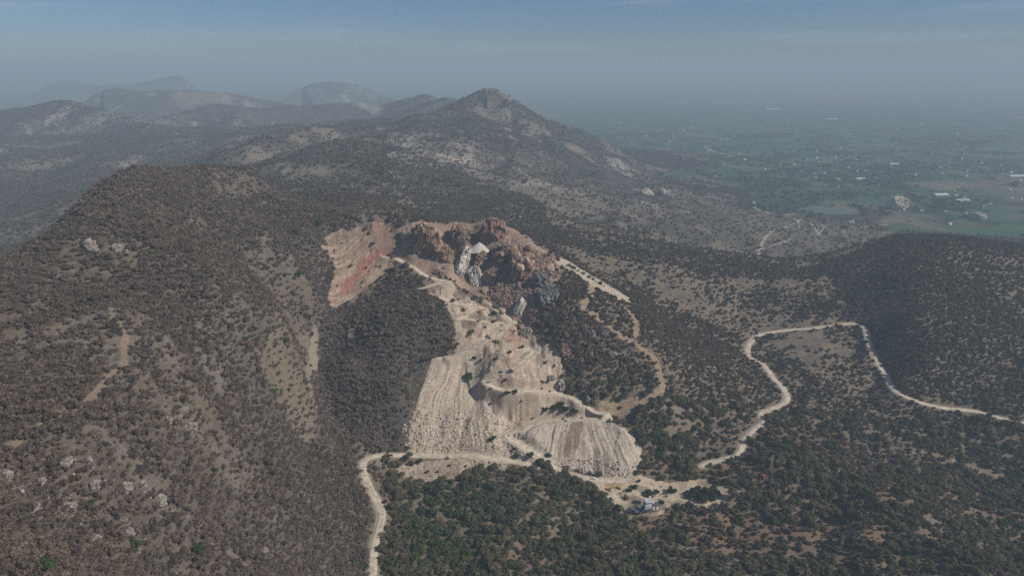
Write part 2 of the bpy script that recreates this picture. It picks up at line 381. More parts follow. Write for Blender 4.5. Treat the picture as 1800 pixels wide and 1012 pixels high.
# ------------------------------------------------------------------ what covers the land
wob = 5.0 * fbm(Xg, Yg, 22, 3, 301); wob2 = 5.0 * fbm(Xg, Yg, 22, 3, 302)
wob = np.where(Yg < 1400, wob, wob * 4); wob2 = np.where(Yg < 1400, wob2, wob2 * 4)
def region(pts, k=1.0):
    P = gp(pts)[:, :2]
    M = np.zeros(H.shape, bool)
    r0, r1 = np.searchsorted(YR, [P[:, 1].min() - 40, P[:, 1].max() + 40])
    X_ = Xg[r0:r1] + k * wob[r0:r1]; Y_ = Yg[r0:r1] + k * wob2[r0:r1]
    m = np.zeros(X_.shape, bool)
    for p, q in zip(P, np.roll(P, -1, 0)):
        c = (p[1] > Y_) != (q[1] > Y_)
        with np.errstate(divide='ignore', invalid='ignore'):
            m ^= c & (X_ < (q[0] - p[0]) * (Y_ - p[1]) / (q[1] - p[1]) + p[0])
    M[r0:r1] = m
    return M
def near_line(pts, wid, k=0.5):
    P = gp(pts)
    r0, r1 = np.searchsorted(YR, [P[:, 1].min() - 60, P[:, 1].max() + 60])
    d = np.full(H.shape, 1e3)
    d[r0:r1], _, _ = polydist(P, Xg[r0:r1] + k * wob[r0:r1], Yg[r0:r1] + k * wob2[r0:r1])
    wv = np.asarray(wid, float)
    return d < wv / 2

bowl = region([(590,542),(640,525),(690,497),(722,488),(745,505),(782,530),(797,580),(790,612),(762,628),(738,690),(718,750),(712,798),(645,797),(590,720),(556,660),(560,600)])
mid = region([(752,500),(795,495),(860,545),(925,580),(985,620),(992,690),(1060,725),(1045,738),(935,748),(890,768),(868,780),(850,770),(845,690),(845,640),(800,625),(797,560),(775,530)], 0.5)
mid |= region([(805,622),(850,608),(858,690),(872,768),(850,770),(832,700)], .4)
reddump = region([(572,412),(600,402),(640,404),(660,432),(700,440),(692,462),(655,490),(625,520),(585,545),(580,490),(572,450)], 2.6)
redtop = region([(659,378),(690,408),(708,432),(700,446),(668,436),(655,405)], 0.4)
redband = near_line([(685,441),(660,447),(640,465),(620,490),(605,510)], 9)
quarry = region([(700,405),(720,395),(785,396),(830,390),(870,390),(940,430),(975,450),(988,480),(970,520),(945,552),(928,585),(860,545),(835,520),(800,495),(740,487),(695,455)], 0.5)
apron = region([(690,806),(850,804),(800,840),(750,850),(700,830)])
yard = region([(1030,838),(1110,834),(1180,850),(1242,841),(1303,866),(1250,892),(1185,886),(1165,905),(1105,915),(1080,895),(1055,865)], 0.7)
greenwood = region([(715,880),(760,850),(810,814),(860,810),(960,832),(1070,862),(1110,900),(1100,960),(1080,1040),(690,1040),(700,950)])
gash = near_line([(985,463),(1015,480),(1050,503),(1080,518),(1100,527)], 12) | near_line([(990,458),(1010,468),(1040,487),(1070,505),(1095,520)], 15) | near_line([(1095,520),(1125,535),(1150,547)], 7)
scree = near_line([(1040,505),(1036,525),(1025,545),(1045,555),(1075,578),(1120,605),(1150,632),(1163,660),(1168,688),(1140,706),(1110,718),(1085,722)], 8) | near_line([(1105,545),(1118,565),(1118,590)], 6) | near_line([(1060,712),(1090,716),(1130,708)],9)
gullyscree = near_line([(556,590),(550,620),(543,640),(545,670),(550,700),(560,718)], 5, 1.2)
leftgrass = region([(470,590),(510,578),(552,590),(556,650),(547,700),(575,738),(545,775),(505,742),(480,690),(455,640)])
tanspur = region([(985,425),(1040,415),(1110,430),(1200,440),(1300,448),(1390,456),(1440,480),(1480,520),(1515,562),(1500,567),(1420,574),(1340,583),(1310,600),(1260,590),(1210,560),(1150,530),(1060,480),(1000,450)])
tanspur2 = region([(1345,600),(1400,585),(1500,575),(1512,610),(1490,640),(1440,690),(1395,670),(1350,640)])
rhill = region([(1440,470),(1500,425),(1600,405),(1810,420),(1810,740),(1700,718),(1600,695),(1550,640),(1525,570),(1480,520)])
rhill_open = region([(1640,430),(1810,430),(1810,560),(1740,520),(1680,470)])
leftopen = region([(380,330),(520,300),(560,340),(640,360),(660,400),(600,395),(560,420),(480,410),(400,380)])
flank = region([(1000,460),(1060,505),(1150,550),(1240,590),(1310,620),(1370,690),(1335,730),(1300,780),(1240,812),(1110,830),(1090,760),(1060,720),(1000,690),(985,640),(930,580),(960,520),(990,490)])
rtrail = [near_line(p, 3.4, 0.5) for p in ([(190,520),(200,560),(225,590),(215,640),(180,680),(150,705),(100,730),(40,760),(0,790)], [(1370,890),(1400,910),(1430,915)], [(1640,800),(1700,815),(1780,840)], [(380,955),(410,970),(440,1000)])]
streambed = near_line([(1615,795),(1660,808),(1700,820),(1740,830),(1790,843)], 7, 1.5)

N1 = fbm(Xg, Yg, 55, 4, 401); N2 = fbm(Xg, Yg, 13, 3, 402); N3 = fbm(Xg, Yg, 260, 4, 403); N4 = fbm(Xg, Yg, 4.0, 2, 404)
def C3(r, g, b): return np.array([r, g, b], np.float32)
def mixc(base, col, m):
    m = np.asarray(m, np.float32)[..., None]; return base * (1 - m) + col * m

# soil
col = np.broadcast_to(C3(.185, .142, .100), H.shape + (3,)).copy()
col = mixc(col, C3(.20, .155, .112), sstep(0, .5, N2)); col = mixc(col, C3(.115, .092, .072), sstep(0.05, .5, N1 * .6 + N2 * .5))
col = mixc(col, C3(.24, .22, .195), sstep(.3, .5, N2 + .4 * N4) * .35)
thick = sstep(20, -20, Xg - np.interp(Yg, [80, 430, 560, 800], [-20, -95, -140, -190])) * sstep(.34, .1, N1 * .75 + N2 * .45)
col = mixc(col, C3(.118, .096, .077), thick * .85)
right = sstep(-60, 80, Xg)
col = mixc(col, C3(.205, .165, .112), leftgrass * .7)
col = mixc(col, C3(.23, .15, .095), right * (Yg < 560) * .7 * sstep(-.3, .3, N1))
# the plain
isplain = (H - plain_z) < 5
pl = isplain & (Yg > 1250)
vd, vr = voro(Xg + 40 * fbm(Xg, Yg, 300, 2, 9), Yg * 0.8, 230, 5)
vd2, vr2 = voro(Xg, Yg * 0.7, 90, 6)
ang = 0.35; gx = Xg * math.cos(ang) + Yg * math.sin(ang); gy = -Xg * math.sin(ang) + Yg * math.cos(ang)
pcol = np.broadcast_to(C3(.036, .085, .055), H.shape + (3,)).copy()
fld = _h(np.floor(gx / 110).astype(np.int64), np.floor(gy / 160).astype(np.int64), 12)
fld2 = _h(np.floor(gx / 70 + fld * 3).astype(np.int64), np.floor(gy / 90).astype(np.int64), 13)
pcol = mixc(pcol, C3(.05, .10, .05), fld2 > .62); pcol = mixc(pcol, C3(.12, .105, .07), (fld2 < .16)); 
NP = fbm(Xg, Yg, 1500, 4, 405)
pcol = mixc(pcol, C3(.19, .145, .105), sstep(.26, .52, NP + .25 * (fld - .5)) * .85)
pcol = mixc(pcol, C3(.02, .035, .025), sstep(.1, .35, fbm(Xg, Yg, 130, 3, 406)) * .75)
foot = region([(900,260),(1000,280),(1100,300),(1200,330),(1290,365),(1400,375),(1500,385),(1560,395),(1540,430),(1420,470),(1300,450),(1200,440),(1000,420)])
col = np.where(pl[..., None], pcol, col)
footc = mixc(np.broadcast_to(C3(.16, .13, .098), H.shape + (3,)), C3(.10, .085, .062), sstep(-.1, .4, N3))
col = np.where((foot & (H < 30) & (Yg > 1150))[..., None], footc, col)
lake = region([(1400,369),(1430,361),(1480,366),(1520,372),(1500,377),(1440,376)], .3)
# rough far country: bare rock and thorn scrub
far = (Yg > 1300) & ~pl
rocky = ridged(Xg, Yg * .7, 210, 4, 407)
fcol = np.broadcast_to(C3(.088, .074, .062), H.shape + (3,)).copy()
fcol = mixc(fcol, C3(.19, .155, .12), sstep(.0, .45, N3 + .5 * N1))
fcol = mixc(fcol, C3(.36, .32, .27), sstep(.80, .9, rocky + .12 * N3) * .55)
col = np.where(far[..., None] & ~(foot & (H < 30))[..., None], fcol, col)
cliffM = near_line([(880,236),(905,228),(940,240)], 26, .5) | near_line([(770,268),(800,282),(830,285)], 30, 1.2)
col = mixc(col, C3(.42, .31, .24), cliffM * .6 * sstep(-.1, .3, N1))
pale = region([(158,178),(185,165),(220,163),(262,176),(250,192),(200,190),(165,190)]) | region([(215,275),(260,262),(330,250),(350,258),(300,270),(240,284)])
col = mixc(col, C3(.42, .37, .31), pale * .3 * sstep(-.2, .3, N1 + N3))
# tracks of the foot of the plain
for p, wv in ([(1315,450),(1340,425),(1352,408),(1380,400),(1410,385)], 7), ([(1440,390),(1450,400),(1440,412),(1432,402),(1425,390)], 6), ([(1325,355),(1328,366),(1340,372),(1380,378),(1400,376)], 7), ([(1380,378),(1400,385),(1405,400)], 5), ([(1330,440),(1390,420),(1370,430)], 4), ([(1480,408),(1500,400),(1560,395)], 6), ([(1240,258),(1250,265),(1290,276)], 14), ([(1170,200),(1300,210)], 8):
    col = mixc(col, C3(.42, .35, .26), near_line(p, wv, .15) * .9)
# worked ground
dump = C3(.43, .335, .25)
def streak(TH, a, b): return vnoise(TH * a, Yg / 40 + TH * 3, 71) * .45 + vnoise(TH * b, Yg / 12, 72) * .35 + vnoise(TH * a * .3, Yg / 50, 74) * .2
s1 = streak(TH1, 120, 330); s2 = streak(TH2, 90, 230)
worked = mid | apron | yard | reddump | redtop | quarry
speck = np.clip(N4 * .8 + N2 * .5, -1, 1)
wc = np.broadcast_to(C3(.42, .33, .245), H.shape + (3,)).copy()
wst = vnoise((Xg + 7 * fbm(Xg, Yg, 24, 3, 411)) / 2.2, Yg / 11, 412) * .6 + vnoise(Xg / .8, Yg / 8, 413) * .4
wc = mixc(wc, C3(.56, .44, .32), sstep(.5, .78, wst + .25 * N2)); wc = mixc(wc, C3(.40, .235, .165), sstep(.1, .4, fbm(Xg, Yg, 26, 3, 409)) * .65)
wc = mixc(wc, C3(.17, .13, .095), sstep(.05, .42, fbm(Xg, Yg, 20, 4, 414) + .25 * N4) * .85)
wc = wc * (1 + .22 * speck[..., None])
col = np.where((mid | apron)[..., None], wc, col)
yc = mixc(np.broadcast_to(C3(.55, .445, .32), H.shape + (3,)), C3(.30, .235, .16), sstep(.0, .5, N2 + .4 * N1))
col = np.where(yard[..., None], yc, col)
rc = mixc(np.broadcast_to(C3(.30, .215, .15), H.shape + (3,)), C3(.36, .19, .13), sstep(-.1, .4, N1)); rc = rc * (1 + .28 * speck[..., None])
tstreak = vnoise(tp / 2.2, tq / 35, 95) * .6 + vnoise(tp / .9, tq / 14, 96) * .4
rc = rc * (.72 + .56 * tstreak)[..., None]; rc = mixc(rc, C3(.44, .36, .27), sstep(.5, .75, tstreak) * .5)
col = np.where(reddump[..., None], rc, col)
col = mixc(col, C3(.34, .145, .105), redband * (.55 + .45 * tstreak)); 
rt = mixc(np.broadcast_to(C3(.37, .225, .165), H.shape + (3,)), C3(.20, .115, .09), sstep(-.05, .3, N2 + .6 * N4)); col = np.where(redtop[..., None], rt, col)
qc = mixc(np.broadcast_to(C3(.27, .185, .135), H.shape + (3,)), C3(.36, .25, .18), sstep(-.1, .4, N2)); qc = mixc(qc, C3(.15, .10, .08), sstep(.1, .5, N1 + .4 * N4)); qc = qc * (1 + .25 * speck[..., None])
col = np.where(quarry[..., None], qc, col)
h1 = np.broadcast_to(C3(.49, .40, .305), H.shape + (3,)) * (0.62 + .75 * s1)[..., None] * (1 + .10 * speck[..., None])
h2 = np.broadcast_to(C3(.50, .42, .33), H.shape + (3,)) * (0.5 + .95 * s2)[..., None] * (1 + .12 * speck[..., None])
h2 = mixc(h2, C3(.20, .145, .095), sstep(.15, .4, fbm(TH2 * 60, Yg / 3, 9, 2, 73) + .15 * N2) * .8)
col = np.where(HEAP1[..., None], h1, col); col = np.where(HEAP2[..., None], h2, col)
bench = region([(1000,733),(1045,722),(1075,728),(1085,742),(1045,740),(1000,739)], .3) | region([(915,615),(928,606),(960,606),(965,614),(940,620)], .3) | region([(873,572),(890,556),(912,570),(890,578)], .3)
col = mixc(col, C3(.54, .45, .34), bench)
col = mixc(col, C3(.52, .44, .34), gash * (.85 + 0 * N1)); col = mixc(col, C3(.34, .25, .155), scree * .85); col = mixc(col, C3(.36, .30, .22), gullyscree * .55)
col = mixc(col, C3(.48, .42, .36), streambed * .7 * sstep(-.2, .2, N2))
for m in rtrail: col = mixc(col, C3(.27, .205, .14), m * .6)
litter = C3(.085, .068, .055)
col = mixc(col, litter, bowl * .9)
col = mixc(col, C3(.13, .155, .165), lake * .7)
col = mixc(col, C3(.50, .42, .32), ROADM * .8)
col = np.clip(col, 0.01, .9)

# densities of growth
nogrow = HEAP1 | HEAP2 | (ROADM > .1) | bench | gash | lake
left = sstep(20, -20, Xg - np.interp(Yg, [80, 430, 560, 800], [-20, -95, -140, -190]))
open_patch = sstep(.11, .38, N1 * .75 + N2 * .45)
dB = left * (1.0 - .72 * open_patch)
dB = np.where(leftopen, dB * .9, np.where(leftgrass, .62 - .4 * open_patch, dB)); dB = np.where(bowl, 1.0, dB)
dG = (1 - left) * 0.0
lowr = (Yg < 640) & (Xg > -110) & (left < .5)
dG = np.where(lowr, .72 - .62 * sstep(-.02, .36, N1 * .8 + N2 * .3 + .25 * N3), dG)
dG = np.where(greenwood, .92 - .4 * sstep(.25, .5, N1), dG)
dD = np.zeros(H.shape)                      # small dark thorn bushes of the open slopes
dD = np.where(flank, 1.0 - .4 * sstep(.0, .45, N1 + .3 * N2), dD)
dB = np.where(flank, .55 * sstep(-.35, .25, fbm(Xg, Yg, 70, 3, 46)) * (Yg > 570), dB); dB = np.where(rhill, .45 * sstep(-.2, .3, N3 + .4 * N1), dB)
dD = np.where(rhill, 1.0 - .4 * sstep(.15, .4, N1 + .3 * N3), dD); dD = np.where(rhill_open, .6, dD)
dD = np.where(tanspur | tanspur2, .34 - .3 * sstep(.1, .4, N1) + .5 * sstep(.2, .5, fbm(Xg * 1.0 + Yg * .8, Yg * .25 - Xg * .3, 60, 2, 33)), dD)
dD = np.where(lowr & ~greenwood, .42 * sstep(-.5, .2, N1), dD); dB = np.where(lowr & ~greenwood, .22 * sstep(.0, .4, fbm(Xg, Yg, 80, 3, 44)), dB)
rest = (Yg < 1300) & (dB + dG + dD < .02) & (hillw > .1)
dD = np.where(rest, .6 - .3 * sstep(.0, .4, N1), dD)
dD = np.where((Yg > 950) & (Yg < 3400) & ~pl, np.maximum(dD, .78 - .5 * sstep(-.05, .35, N3 + .4 * N1)), dD)
dD = np.where(foot, .25, dD)
for a in (dB, dG, dD):
    a[nogrow] = 0
for a, k in ((dB, .02), (dG, .03), (dD, .05)):
    a[(worked | scree | gullyscree | streambed)] = k * .4
dG[yard] = 0; dB[yard] = 0; dD[yard] = .03; dD[quarry] = .012; dD[redtop] = .0
for m in rtrail:
    dB[m] *= .15; dG[m] *= .2

# ------------------------------------------------------------------ materials
def mat(name):
    m = bpy.data.materials.new(name); m.use_nodes = True; n = m.node_tree; n.nodes.clear()
    o = n.nodes.new('ShaderNodeOutputMaterial'); p = n.nodes.new('ShaderNodeBsdfPrincipled'); n.links.new(p.outputs[0], o.inputs['Surface'])
    p.inputs['Roughness'].default_value = .92; p.inputs['Specular IOR Level'].default_value = .15
    return m, n, p
def flat_mat(name, c, rough=.8, scale=.6, var=.35, metal=0.0):
    """plain colour with worn, blotchy variation in object space"""
    m, n, p = mat(name)
    t = n.nodes.new('ShaderNodeTexCoord'); z = n.nodes.new('ShaderNodeTexNoise'); z.inputs['Scale'].default_value = scale; z.inputs['Detail'].default_value = 5
    r = n.nodes.new('ShaderNodeMapRange'); r.inputs['From Min'].default_value = .3; r.inputs['From Max'].default_value = .7; r.inputs['To Min'].default_value = 1 - var; r.inputs['To Max'].default_value = 1 + var
    x = n.nodes.new('ShaderNodeMix'); x.data_type = 'RGBA'; x.blend_type = 'MULTIPLY'; x.inputs['Factor'].default_value = 1; x.inputs['A'].default_value = (*c, 1)
    n.links.new(t.outputs['Object'], z.inputs['Vector']); n.links.new(z.outputs['Fac'], r.inputs['Value']); n.links.new(r.outputs['Result'], x.inputs['B']); n.links.new(x.outputs['Result'], p.inputs['Base Color'])
    p.inputs['Roughness'].default_value = rough; p.inputs['Metallic'].default_value = metal
    return m
def land_mat(name, bump=.6):
    m, n, p = mat(name)
    a = n.nodes.new('ShaderNodeAttribute'); a.attribute_name = 'cover'
    g = n.nodes.new('ShaderNodeNewGeometry')
    z = n.nodes.new('ShaderNodeTexNoise'); z.inputs['Scale'].default_value = .55; z.inputs['Detail'].default_value = 6; z.inputs['Roughness'].default_value = .65
    r = n.nodes.new('ShaderNodeMapRange'); r.inputs['From Min'].default_value = .32; r.inputs['From Max'].default_value = .68; r.inputs['To Min'].default_value = .72; r.inputs['To Max'].default_value = 1.28
    x = n.nodes.new('ShaderNodeMix'); x.data_type = 'RGBA'; x.blend_type = 'MULTIPLY'; x.inputs['Factor'].default_value = 1
    b = n.nodes.new('ShaderNodeBump'); b.inputs['Strength'].default_value = bump; b.inputs['Distance'].default_value = .8
    n.links.new(g.outputs['Position'], z.inputs['Vector']); n.links.new(z.outputs['Fac'], r.inputs['Value']); n.links.new(a.outputs['Color'], x.inputs['A']); n.links.new(r.outputs['Result'], x.inputs['B'])
    n.links.new(x.outputs['Result'], p.inputs['Base Color']); n.links.new(z.outputs['Fac'], b.inputs['Height']); n.links.new(b.outputs['Normal'], p.inputs['Normal'])
    return m
M_LAND = land_mat('land')

# ------------------------------------------------------------------ objects
def tag(o, label=None, cat=None, group=None, kind=None):
    if label: o['label'] = label
    if cat: o['category'] = cat
    if group: o['group'] = group
    if kind: o['kind'] = kind
    return o
def np_mesh(name, V, Q, mats=(), smooth=False, cover=None):
    me = bpy.data.meshes.new(name); V = np.asarray(V, np.float32); Q = np.asarray(Q, np.int32); k = Q.shape[1]
    me.vertices.add(len(V)); me.vertices.foreach_set('co', V.ravel())
    me.loops.add(Q.size); me.loops.foreach_set('vertex_index', Q.ravel())
    me.polygons.add(len(Q)); me.polygons.foreach_set('loop_start', np.arange(0, Q.size, k, dtype=np.int32))
    me.polygons.foreach_set('use_smooth', np.full(len(Q), smooth))
    if cover is not None:
        at = me.color_attributes.new('cover', 'FLOAT_COLOR', 'POINT'); at.data.foreach_set('color', np.concatenate([cover, np.ones((len(V), 1), np.float32)], 1).astype(np.float32).ravel())
    for m in mats: me.materials.append(m)
    me.update(calc_edges=True); me.validate(clean_customdata=False)
    return me
def link(name, me, parent=None, loc=None):
    o = bpy.data.objects.new(name, me); COL.objects.link(o)
    if parent: o.parent = parent
    if loc is not None: o.location = loc
    return o

# the land itself, cut into its named parts
hz = H[:-1, :-1]; yy = Yg[:-1, :-1]
part = np.zeros(hz.shape, np.int8)
part[(yy > 1250) & pl[:-1, :-1]] = 1
part[(yy > 2650) & ~pl[:-1, :-1]] = 2
part[HEAP1[:-1, :-1]] = 3; part[HEAP2[:-1, :-1]] = 4
I = np.arange(NY * NX, dtype=np.int64).reshape(NY, NX)
quads = np.stack([I[:-1, :-1], I[:-1, 1:], I[1:, 1:], I[1:, :-1]], -1)
VX = np.stack([Xg, Yg, H], -1).reshape(-1, 3).astype(np.float32); CX = col.reshape(-1, 3).astype(np.float32)
def land_part(k, name, label, cat, bumpmat):
    q = quads[part == k]; u, inv = np.unique(q, return_inverse=True)
    o = link(name, np_mesh(name, VX[u], inv.reshape(-1, 4), [bumpmat], True, CX[u])); return tag(o, label, cat, kind='structure')
land_part(0, 'terrain', 'brush covered brown hills and valley floor around the quarry', 'terrain', M_LAND)
land_part(1, 'plain', 'flat green and brown farmed plain fading into haze', 'plain', M_LAND)
land_part(2, 'far_hills', 'hazy dark hills along the skyline behind the main ridge', 'hills', M_LAND)
land_part(3, 'spoil_heap', 'tall fan of pale tan stone spoil above the valley road', 'spoil heap', M_LAND)
land_part(4, 'spoil_heap', 'lower grey streaked stone spoil heap with a flat top by the yard', 'spoil heap', M_LAND)

# tracks as real strips lying on the levelled ground
M_ROAD = flat_mat('packed_dirt', (.56, .475, .36), .95, .22, .32)
def strip(nm):
    wd, lab, _ = ROADS[nm]; C = ROADLINES[nm]
    T = np.gradient(C[:, :2], axis=0); T /= np.linalg.norm(T, axis=1)[:, None] + 1e-9
    Nn = np.stack([-T[:, 1], T[:, 0]], 1); s = np.arange(len(C)) * 2.5
    eL = wd / 2 * (1 + .38 * fbm(s, s * 0 + 3, 14, 3, 501)); eR = wd / 2 * (1 + .38 * fbm(s, s * 0 + 9, 14, 3, 502))
    rows = []
    offs = [(-1.12, -.5), (-1, .14), (-.5, .17), (-.25, .10), (0, .20), (.25, .10), (.5, .17), (1, .14), (1.12, -.5)]
    for f, dz in offs:
        e = np.where(f < 0, eL, eR) * f
        x = C[:, 0] + Nn[:, 0] * e; y = C[:, 1] + Nn[:, 1] * e
        rows.append(np.stack([x, y, np.maximum(Hat(x, y), C[:, 2] - .3) + dz], 1))
    R = np.stack(rows, 1); n, k = R.shape[:2]; J = np.arange(n * k).reshape(n, k)
    q = np.stack([J[:-1, :-1], J[:-1, 1:], J[1:, 1:], J[1:, :-1]], -1).reshape(-1, 4)
    tag(link('dirt_road', np_mesh('dirt_road', R.reshape(-1, 3), q, [M_ROAD], True)), lab, 'road', kind='structure')
for nm in ROADS: strip(nm)

# ------------------------------------------------------------------ growth
rng = np.random.default_rng(7)
def veg_mat(name, ca, cb, cc):
    m, n, p = mat(name)
    oi = n.nodes.new('ShaderNodeObjectInfo'); r = n.nodes.new('ShaderNodeValToRGB'); r.color_ramp.interpolation = 'LINEAR'
    e = r.color_ramp.elements; e[0].color = (*ca, 1); e[1].color = (*cc, 1); k = e.new(.55); k.color = (*cb, 1)
    a = n.nodes.new('ShaderNodeAttribute'); a.attribute_name = 'cover'
    x = n.nodes.new('ShaderNodeMix'); x.data_type = 'RGBA'; x.blend_type = 'MULTIPLY'; x.inputs['Factor'].default_value = 1
    n.links.new(oi.outputs['Random'], r.inputs['Fac']); n.links.new(r.outputs['Color'], x.inputs['A']); n.links.new(a.outputs['Color'], x.inputs['B']); n.links.new(x.outputs['Result'], p.inputs['Base Color'])
    p.inputs['Specular IOR Level'].default_value = .05
    tr = n.nodes.new('ShaderNodeBsdfTranslucent'); ms = n.nodes.new('ShaderNodeMixShader'); ms.inputs[0].default_value = .35; o = [q for q in n.nodes if q.type == 'OUTPUT_MATERIAL'][0]
    n.links.new(x.outputs['Result'], tr.inputs['Color']); n.links.new(p.outputs[0], ms.inputs[1]); n.links.new(tr.outputs[0], ms.inputs[2]); n.links.new(ms.outputs[0], o.inputs['Surface'])
    return m
M_BARE = veg_mat('bare_twigs', (.138, .108, .088), (.205, .160, .127), (.262, .197, .147))
M_GREEN = veg_mat('olive_leaves', (.106, .118, .060), (.158, .148, .082), (.212, .178, .110))
M_THORN = veg_mat('thorn_leaves', (.108, .094, .066), (.142, .116, .083), (.176, .138, .100))
M_BRIGHT = veg_mat('fresh_leaves', (.055, .105, .034), (.065, .12, .036), (.08, .135, .042))
M_BARK = flat_mat('bark', (.13, .10, .08), .95, 3, .3)

def leaf_cloud(n, lobes, size, seed, flatten=.75, sliver=1.0, inner=.45):
    """n small leaf sprays spread through the lobes of a crown of unit radius standing on z = 0"""
    r = np.random.default_rng(seed)
    cen = np.stack([r.uniform(-.7, .7, lobes), r.uniform(-.7, .7, lobes), r.uniform(.3, .95, lobes)], 1)
    cen[0] = (0, 0, .75)
    rad = r.uniform(.24, .52, lobes)
    k = r.choice(lobes, n, p=rad ** 2 / (rad ** 2).sum())
    d = r.normal(size=(n, 3)); d /= np.linalg.norm(d, axis=1)[:, None]; d[:, 2] = np.where(d[:, 2] < -.5, -d[:, 2], d[:, 2])
    P = cen[k] + d * (rad[k] * (inner + (1 - inner) * r.uniform(0, 1, n) ** .5))[:, None]
    P[:, 2] = np.maximum(P[:, 2], .06) * flatten
    nrm = d + r.normal(size=(n, 3)) * .38; nrm /= np.linalg.norm(nrm, axis=1)[:, None]
    t = np.cross(nrm, r.normal(size=(n, 3))); t /= np.linalg.norm(t, axis=1)[:, None]; b = np.cross(nrm, t)
    s = size * r.uniform(.6, 1.4, n)[:, None]
    V = np.stack([P - t * s - b * s * sliver * .6, P + t * s * .7 - b * s * sliver, P + t * s + b * s * sliver * .7, P - t * s * .8 + b * s * sliver], 1)
    lobev = r.uniform(.78, 1.2, lobes)[k] * r.uniform(.72, 1.28, n)
    return V.reshape(-1, 3), np.arange(4 * n).reshape(n, 4), np.repeat(lobev, 4)
def tube(P, R, k=5):
    P = np.array(P, float); V = []
    for i, p in enumerate(P):
        a = P[min(i + 1, len(P) - 1)] - P[max(i - 1, 0)]; a /= np.linalg.norm(a) + 1e-9
        u = np.cross(a, (.3, .9, .2)); u /= np.linalg.norm(u); v = np.cross(a, u)
        for j in range(k):
            th = 2 * math.pi * j / k; V.append(p + R[i] * (u * math.cos(th) + v * math.sin(th)))
    n = len(P)
    return np.array(V), np.array([(i * k + j, i * k + (j + 1) % k, (i + 1) * k + (j + 1) % k, (i + 1) * k + j) for i in range(n - 1) for j in range(k)])
def merge(parts):
    V, Q, o = [], [], 0
    for v, q in parts: V.append(v); Q.append(q + o); o += len(v)
    return np.concatenate(V), np.concatenate(Q)
def limbs(seed, h, n, r0=.05):
    r = np.random.default_rng(seed); parts = [tube([(0, 0, -.25), (r.uniform(-.03, .03), r.uniform(-.03, .03), h * .5), (0, 0, h)], [r0 * 1.3, r0, r0 * .7])]
    for i in range(n):
        a = 2 * math.pi * (i + r.uniform(-.3, .3)) / n; L_ = r.uniform(.35, .6)
        parts.append(tube([(0, 0, h * .75), (math.cos(a) * L_ * .5, math.sin(a) * L_ * .5, h + .12), (math.cos(a) * L_, math.sin(a) * L_, h + r.uniform(.2, .4))], [r0 * .6, r0 * .4, r0 * .15], 4))
    return merge(parts)
def crown_mesh(name, n, lobes, size, seed, m, **k):
    V, Q, c = leaf_cloud(n, lobes, size, seed, **k)
    return np_mesh(name, V, Q, [m], False, np.repeat(c[:, None], 3, 1))
def shrub_mesh(name, n, lobes, size, seed, m, **k):
    V, Q, c = leaf_cloud(n, lobes, size, seed, **k)
    v2, q2 = limbs(seed, .25, 6, .035)
    return np_mesh(name, np.concatenate([V, v2]), np.concatenate([Q, q2 + len(V)]), [m], False, np.repeat(np.concatenate([c, np.full(len(v2), .8)])[:, None], 3, 1))

KINDS = {
 'bare': dict(m=M_BARE, near=[shrub_mesh('bare_shrub', 520, 7, .085, 100 + i, M_BARE, flatten=.72, sliver=.7) for i in range(6)], far=[shrub_mesh('bare_shrub_far', 130, 6, .17, 120 + i, M_BARE, flatten=.72, sliver=.8) for i in range(6)]),
 'green': dict(m=M_GREEN, near=[crown_mesh('tree_crown', 620, 8, .085, 200 + i, M_GREEN, flatten=.95, sliver=.8) for i in range(6)], far=[crown_mesh('tree_crown_far', 190, 7, .15, 220 + i, M_GREEN, flatten=.9) for i in range(6)]),
 'thorn': dict(m=M_THORN, near=[shrub_mesh('thorn_bush', 300, 6, .11, 300 + i, M_THORN, flatten=.75) for i in range(5)], far=[shrub_mesh('thorn_bush_far', 60, 4, .25, 320 + i, M_THORN, flatten=.75) for i in range(5)]),
}
M_MID = veg_mat('mid_green_leaves', (.075, .112, .045), (.098, .134, .054), (.130, .150, .066))
MID = [crown_mesh('mid_crown', 620, 8, .085, 240 + i, M_MID, flatten=.85, sliver=.8) for i in range(6)]
BRIGHT = [crown_mesh('green_crown', 700, 8, .08, 260 + i, M_BRIGHT, flatten=.85, sliver=.8) for i in range(3)]
DARKG = [crown_mesh('dark_crown', 700, 8, .085, 270 + i, veg_mat('dark_leaves', (.040, .064, .034), (.048, .072, .04), (.058, .078, .044)) if i == 0 else bpy.data.materials['dark_leaves'], flatten=.85, sliver=.8) for i in range(3)]
TRUNKS = [np_mesh('trunk', *limbs(400 + i, .45, 5), [M_BARK]) for i in range(3)]

def jitter_grid(y0, y1, sp, amax=1.1):
    xs = []; ysl = []
    y = y0
    while y < y1:
        n = int(2 * amax * y / sp); xx = (np.arange(n) + .5) * sp - amax * y
        xs.append(xx + rng.uniform(-.5, .5, n) * sp); ysl.append(np.full(n, y) + rng.uniform(-.5, .5, n) * sp); y += sp
    return np.concatenate(xs), np.concatenate(ysl)
def project(P):
    d = P - np.array([0, 0, HC]); f = d[:, 1] * CP - d[:, 2] * SP; u = d[:, 0] / f; v = (d[:, 1] * SP + d[:, 2] * CP) / f
    return 900 + FPX * u, 506 - FPX * v, f
def seen(P, up=1.5):
    """is the point in open view of the drone"""
    ok = np.ones(len(P), bool)
    for t in np.linspace(.25, .985, 26):
        q = np.array([0, 0, HC]) + (P + np.array([0, 0, up]) - np.array([0, 0, HC])) * t
        ok &= q[:, 2] > Hat(q[:, 0], np.maximum(q[:, 1], 82)) - .5
    return ok
